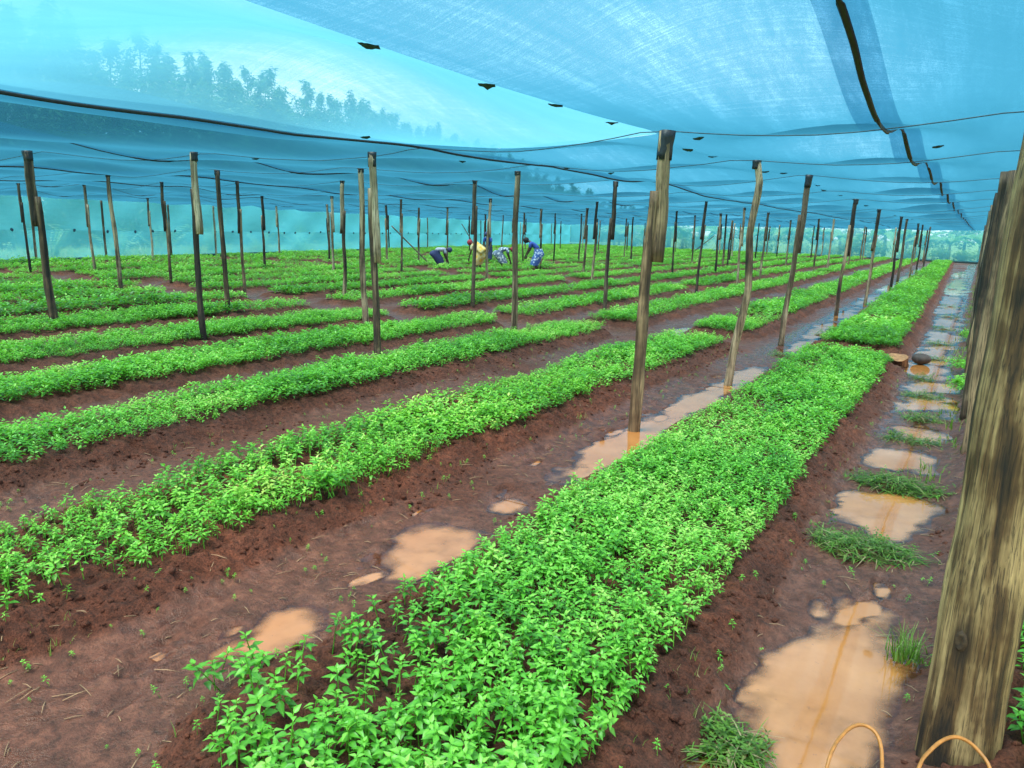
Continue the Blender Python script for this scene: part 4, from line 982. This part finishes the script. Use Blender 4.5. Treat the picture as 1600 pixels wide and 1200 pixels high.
for i, bx in enumerate([-30, -26.5, -23, -19.5, -16, -13, -10.6, -8.5, -6.8, -4.6, -2.6, -.9, .8]):
    rs = np.random.RandomState(80+i); o = link('bush', BU[i % 4], None); o.location = (bx, far_y(bx)+1.3+rs.uniform(0, .8), -.14); s = rs.uniform(.75, 1.25); o.scale = (s, s, s*rs.uniform(.8, 1.05)); o.rotation_euler.z = rs.uniform(0, 6)
    thing(o, 'leafy green bush %s from the left behind the end net' % ORD[i].replace('nearest', 'first'), 'bush', 'bushes behind the end net')
BR = []
for i in range(3):
    rs = np.random.RandomState(150+i); C = [(rs.uniform(-2.2, 2.2), rs.uniform(-2, 2), rs.uniform(2.2, 5.2)) for _ in range(16)]
    V, T, A = clumps(C, [(1.4, 1.4, 1.0)]*16, 70, .5, rs, 1.0); BR.append(mesh_np('crown', V, T, None, False, {'tone': A}))
V, T, Q = tube([(0, 0, -.3), (.1, .05, 1.5), (0, .1, 3.2)], [.2, .16, .08], 8, .08); BTR = mesh_np('trunk', V, T, Q)
rs = np.random.RandomState(33); bx = -46; i = 0
while bx < 12:
    y = far_y(bx)+11+rs.uniform(0, 6); s = rs.uniform(.55, .85)
    o = empty('broadleaf_tree', (bx, y, -.14), 'bushy broadleaf tree far behind the banana plants, %s from the left' % ORD[i].replace('nearest', 'first'), 'tree', 'trees behind the banana plants'); o.scale = (s, s, s*.8); o.rotation_euler.z = rs.uniform(0, 6)
    link('crown', BR[rs.randint(3)], FOL, o); link('trunk', BTR, BARK, o); bx += rs.uniform(3.2, 4.6); i += 1

# ------------------------------------------------------------------ workers
def skin_mesh(name, verts, edges, radii, sub=1, root=0):
    me = bpy.data.meshes.new(name); me.from_pydata(verts, edges, []); o = bpy.data.objects.new('tmp', me); col.objects.link(o)
    md = o.modifiers.new('s', 'SKIN'); md.use_smooth_shade = True; md.branch_smoothing = .4
    for i, v in enumerate(me.skin_vertices[0].data):
        r = radii[i]; v.radius = (r, r) if not isinstance(r, tuple) else r; v.use_root = (i == root)
    if sub: o.modifiers.new('u', 'SUBSURF').levels = sub
    dg = bpy.context.evaluated_depsgraph_get(); nm = bpy.data.meshes.new_from_object(o.evaluated_get(dg)); nm.name = name
    bpy.data.objects.remove(o); bpy.data.meshes.remove(me); 
    for p in nm.polygons: p.use_smooth = True
    return nm
SKINM = plain('skin', (.075, .04, .026), .55, .15, 8)
def person(loc, face, bend, label, shirt, skirt, wrap, knee=.0, cloth=None, reach=0., hs=1.0):
    """face: heading angle; bend: torso lean from upright; local +x is forward"""
    V = []; Ed = []; Rd = []
    def v(p, r, par=None):
        V.append(tuple(p)); Rd.append(r)
        if par is not None: Ed.append((par, len(V)-1))
        return len(V)-1
    hip = Vector((-.22*math.sin(bend), 0, .84-.30*knee)); d = Vector((math.sin(bend), 0, math.cos(bend))); nrm = Vector((math.cos(bend), 0, -math.sin(bend)))
    h0 = v(hip, (.14, .11)); ch1 = v(hip+d*.22, (.125, .10), h0); ch2 = v(hip+d*.40, (.15, .105), ch1); nk = v(hip+d*.52, .052, ch2)
    hd_dir = (d*.75+nrm*.45).normalized(); hc = hip+d*.52+hd_dir*.13
    n2 = v(hip+d*.56+hd_dir*.03, .055, nk); h1 = v(hc, (.078, .092), n2); h2 = v(hc+hd_dir*.085, (.06, .07), h1)
    v(hc+nrm*.10-hd_dir*.01, .012, h1)                                     # nose
    for s in (-1, 1):
        hj = v(hip+Vector((0, s*.09, -.05)), .095, h0); kn = v((hip.x*.3+.05+.28*knee, s*.11, .45-.12*knee), .062, hj); an = v((hip.x*.2-.05, s*.11, .09), .04, kn)
        v((hip.x*.2+.10, s*.12, .035), .033, an)
        sh = v(hip+d*.43+Vector((0, s*.17, 0)), .052, ch2)
        el = v(Vector(V[sh])+Vector((.05+reach*.1, s*.03, -.26)), .04, sh); wr = v(Vector(V[el])+Vector((.09+reach*.1, -s*.03, -.23)), .028, el)
        pm = v(Vector(V[wr])+Vector((.02, -s*.005, -.07)), (.034, .018), wr)
        for q, L in enumerate((.055, .065, .062, .05)):
            f1 = v(Vector(V[pm])+Vector((.026-.017*q, 0, -.03)), .009, pm); v(Vector(V[f1])+Vector((.008, -s*.008, -L)), .007, f1)
        th = v(Vector(V[wr])+Vector((.035, 0, -.035)), .010, wr); v(Vector(V[th])+Vector((.015, -s*.006, -.04)), .008, th)
    body = skin_mesh('person', V, Ed, Rd, 1, h0)
    root = link('person', body, SKINM); root.location = loc; root.rotation_euler.z = face; root.scale = (hs*.89,)*3
    thing(root, label, 'person', 'workers among the beds')
    # shirt
    S = [hip+d*.02, hip+d*.22, hip+d*.41, hip+d*.49]; sv = [tuple(p) for p in S]; se = [(0, 1), (1, 2), (2, 3)]; sr = [(.165, .14), (.15, .125), (.172, .128), (.075, .07)]
    for s in (-1, 1):
        shp = hip+d*.43+Vector((0, s*.17, 0)); sv += [tuple(shp), tuple(shp+Vector((.04, s*.025, -.2)))]; sr += [.07, .062]; k = len(sv); se += [(2, k-2), (k-2, k-1)]
    link('shirt', skin_mesh('shirt', sv, se, sr, 1, 0), shirt, root)
    # skirt: rings from the waist to the calf, round both legs
    n = 20; rings = []
    for t in np.linspace(0, 1, 9):
        c = hip.lerp(Vector((.02+.1*knee, 0, .22)), t); 
        if t < .25: c = hip+d*.10*(1-t*4)+(hip.lerp(Vector((.02, 0, .22)), t)-hip)
        back = .10*math.sin(bend)*math.sin(math.pi*min(1, t*1.6+.1)); rx = .145+.03*t+.03*math.sin(math.pi*t)+.10*knee*math.sin(math.pi*t); ry = .165+.04*t+.02*math.sin(math.pi*t)
        for k in range(n):
            a = 2*math.pi*k/n; f = 1+.06*t*math.sin(5*a+1)+.03*t*math.sin(11*a); rings.append((c.x+(rx*math.cos(a)-(back if math.cos(a) < 0 else 0)*-math.cos(a))*f, ry*math.sin(a)*f, c.z))
    Q = [(i*n+k, (i+1)*n+k, (i+1)*n+(k+1) % n, i*n+(k+1) % n) for i in range(8) for k in range(n)]
    link('skirt', mesh_np('skirt', rings, None, Q), skirt, root)
    if wrap is not None:
        bm = bmesh.new(); bmesh.ops.create_uvsphere(bm, u_segments=16, v_segments=10, radius=.118)
        c = hc+hd_dir*.045-nrm*.03
        for q in bm.verts: q.co = Vector((q.co.x*1.0, q.co.y*.9, q.co.z*(1.0+.06*math.sin(q.co.x*60))))+c
        for f in bm.faces: f.smooth = True
        me = bpy.data.meshes.new('headwrap'); bm.to_mesh(me); bm.free(); link('headwrap', me, wrap, root)
    if cloth is not None:
        n = 16; Vc = []
        for i in range(6):
            t = i/5; c = hip+d*(.44-.56*t)
            for k in range(n):
                a = math.pi*(.0+k/(n-1)); rr = .185+.05*t; Vc.append(tuple(c+Vector((0, math.cos(a)*rr, 0))-nrm*(math.sin(a)*(rr*.9+.02*t))))
        Q = [(i*n+k, i*n+k+1, (i+1)*n+k+1, (i+1)*n+k) for i in range(5) for k in range(n-1)]
        o = link('back_cloth', mesh_np('back_cloth', Vc, None, Q), cloth, root); sm = o.modifiers.new('t', 'SOLIDIFY'); sm.thickness = .012
    return root
def patterned(name, a, b, scale):
    m, nt, out = newmat(name); L = nt.links.new; P = coords(nt)
    vz = nt.nodes.new('ShaderNodeTexVoronoi'); vz.inputs['Scale'].default_value = scale; L(P, vz.inputs['Vector'])
    c = ramp(nt, vz.outputs['Distance'], [(.34, a), (.46, b)]); p = N(nt, 'ShaderNodeBsdfPrincipled', Roughness=.8); L(c, p.inputs['Base Color']); L(p.outputs[0], out.inputs[0]); return m
RED = plain('red_wrap', (.36, .03, .05), .8); NAVY = plain('navy_cloth', (.035, .05, .14), .8); BLUE = plain('blue_cloth', (.02, .075, .36), .7)
GREYC = plain('grey_cloth', (.34, .36, .44), .8, .4, 9); CREAM = plain('cream_cloth', (.62, .50, .30), .8); DARK = plain('black_wrap', (.012, .012, .016), .8)
YEL = patterned('yellow_kanga', (.72, .40, .05), (.70, .52, .22), 7); BPAT = patterned('blue_skirt', (.55, .66, .80), (.05, .14, .42), 11); WPAT = patterned('white_skirt', (.62, .68, .72), (.14, .20, .30), 10)
# headings: local +x forward; picture-right is r_, picture-left is -r_
right_a = math.atan2(r_.y, r_.x); left_a = right_a+math.pi
person((-16.75, 21.7, .02), right_a+.25, R(82), 'worker bent double in a grey top and navy hood, leftmost of the group', GREYC, NAVY, NAVY, .25, None, 0, .95)
person((-15.1, 21.8, .02), left_a-.5, R(52), 'worker in red headwrap and yellow patterned cloth, stooping behind the dark pole', CREAM, YEL, RED, .35, YEL, 0, 1.0)
person((-17.9, 26.6, .02), left_a+1.2, R(24), 'worker in blue standing behind the one in yellow cloth', BLUE, NAVY, NAVY, .1, None, 0, 1.0)
person((-15.5, 24.0, .02), right_a+.1, R(80), 'worker in red headwrap and pale top bent behind the pale streaked pole', WPAT, WPAT, RED, .3, None, 0, 1.0)
person((-13.75, 23.5, .02), left_a-.2, R(50), 'woman in blue top and blue patterned skirt leaning over the bed', BLUE, BPAT, DARK, .05, None, .3, 1.02)
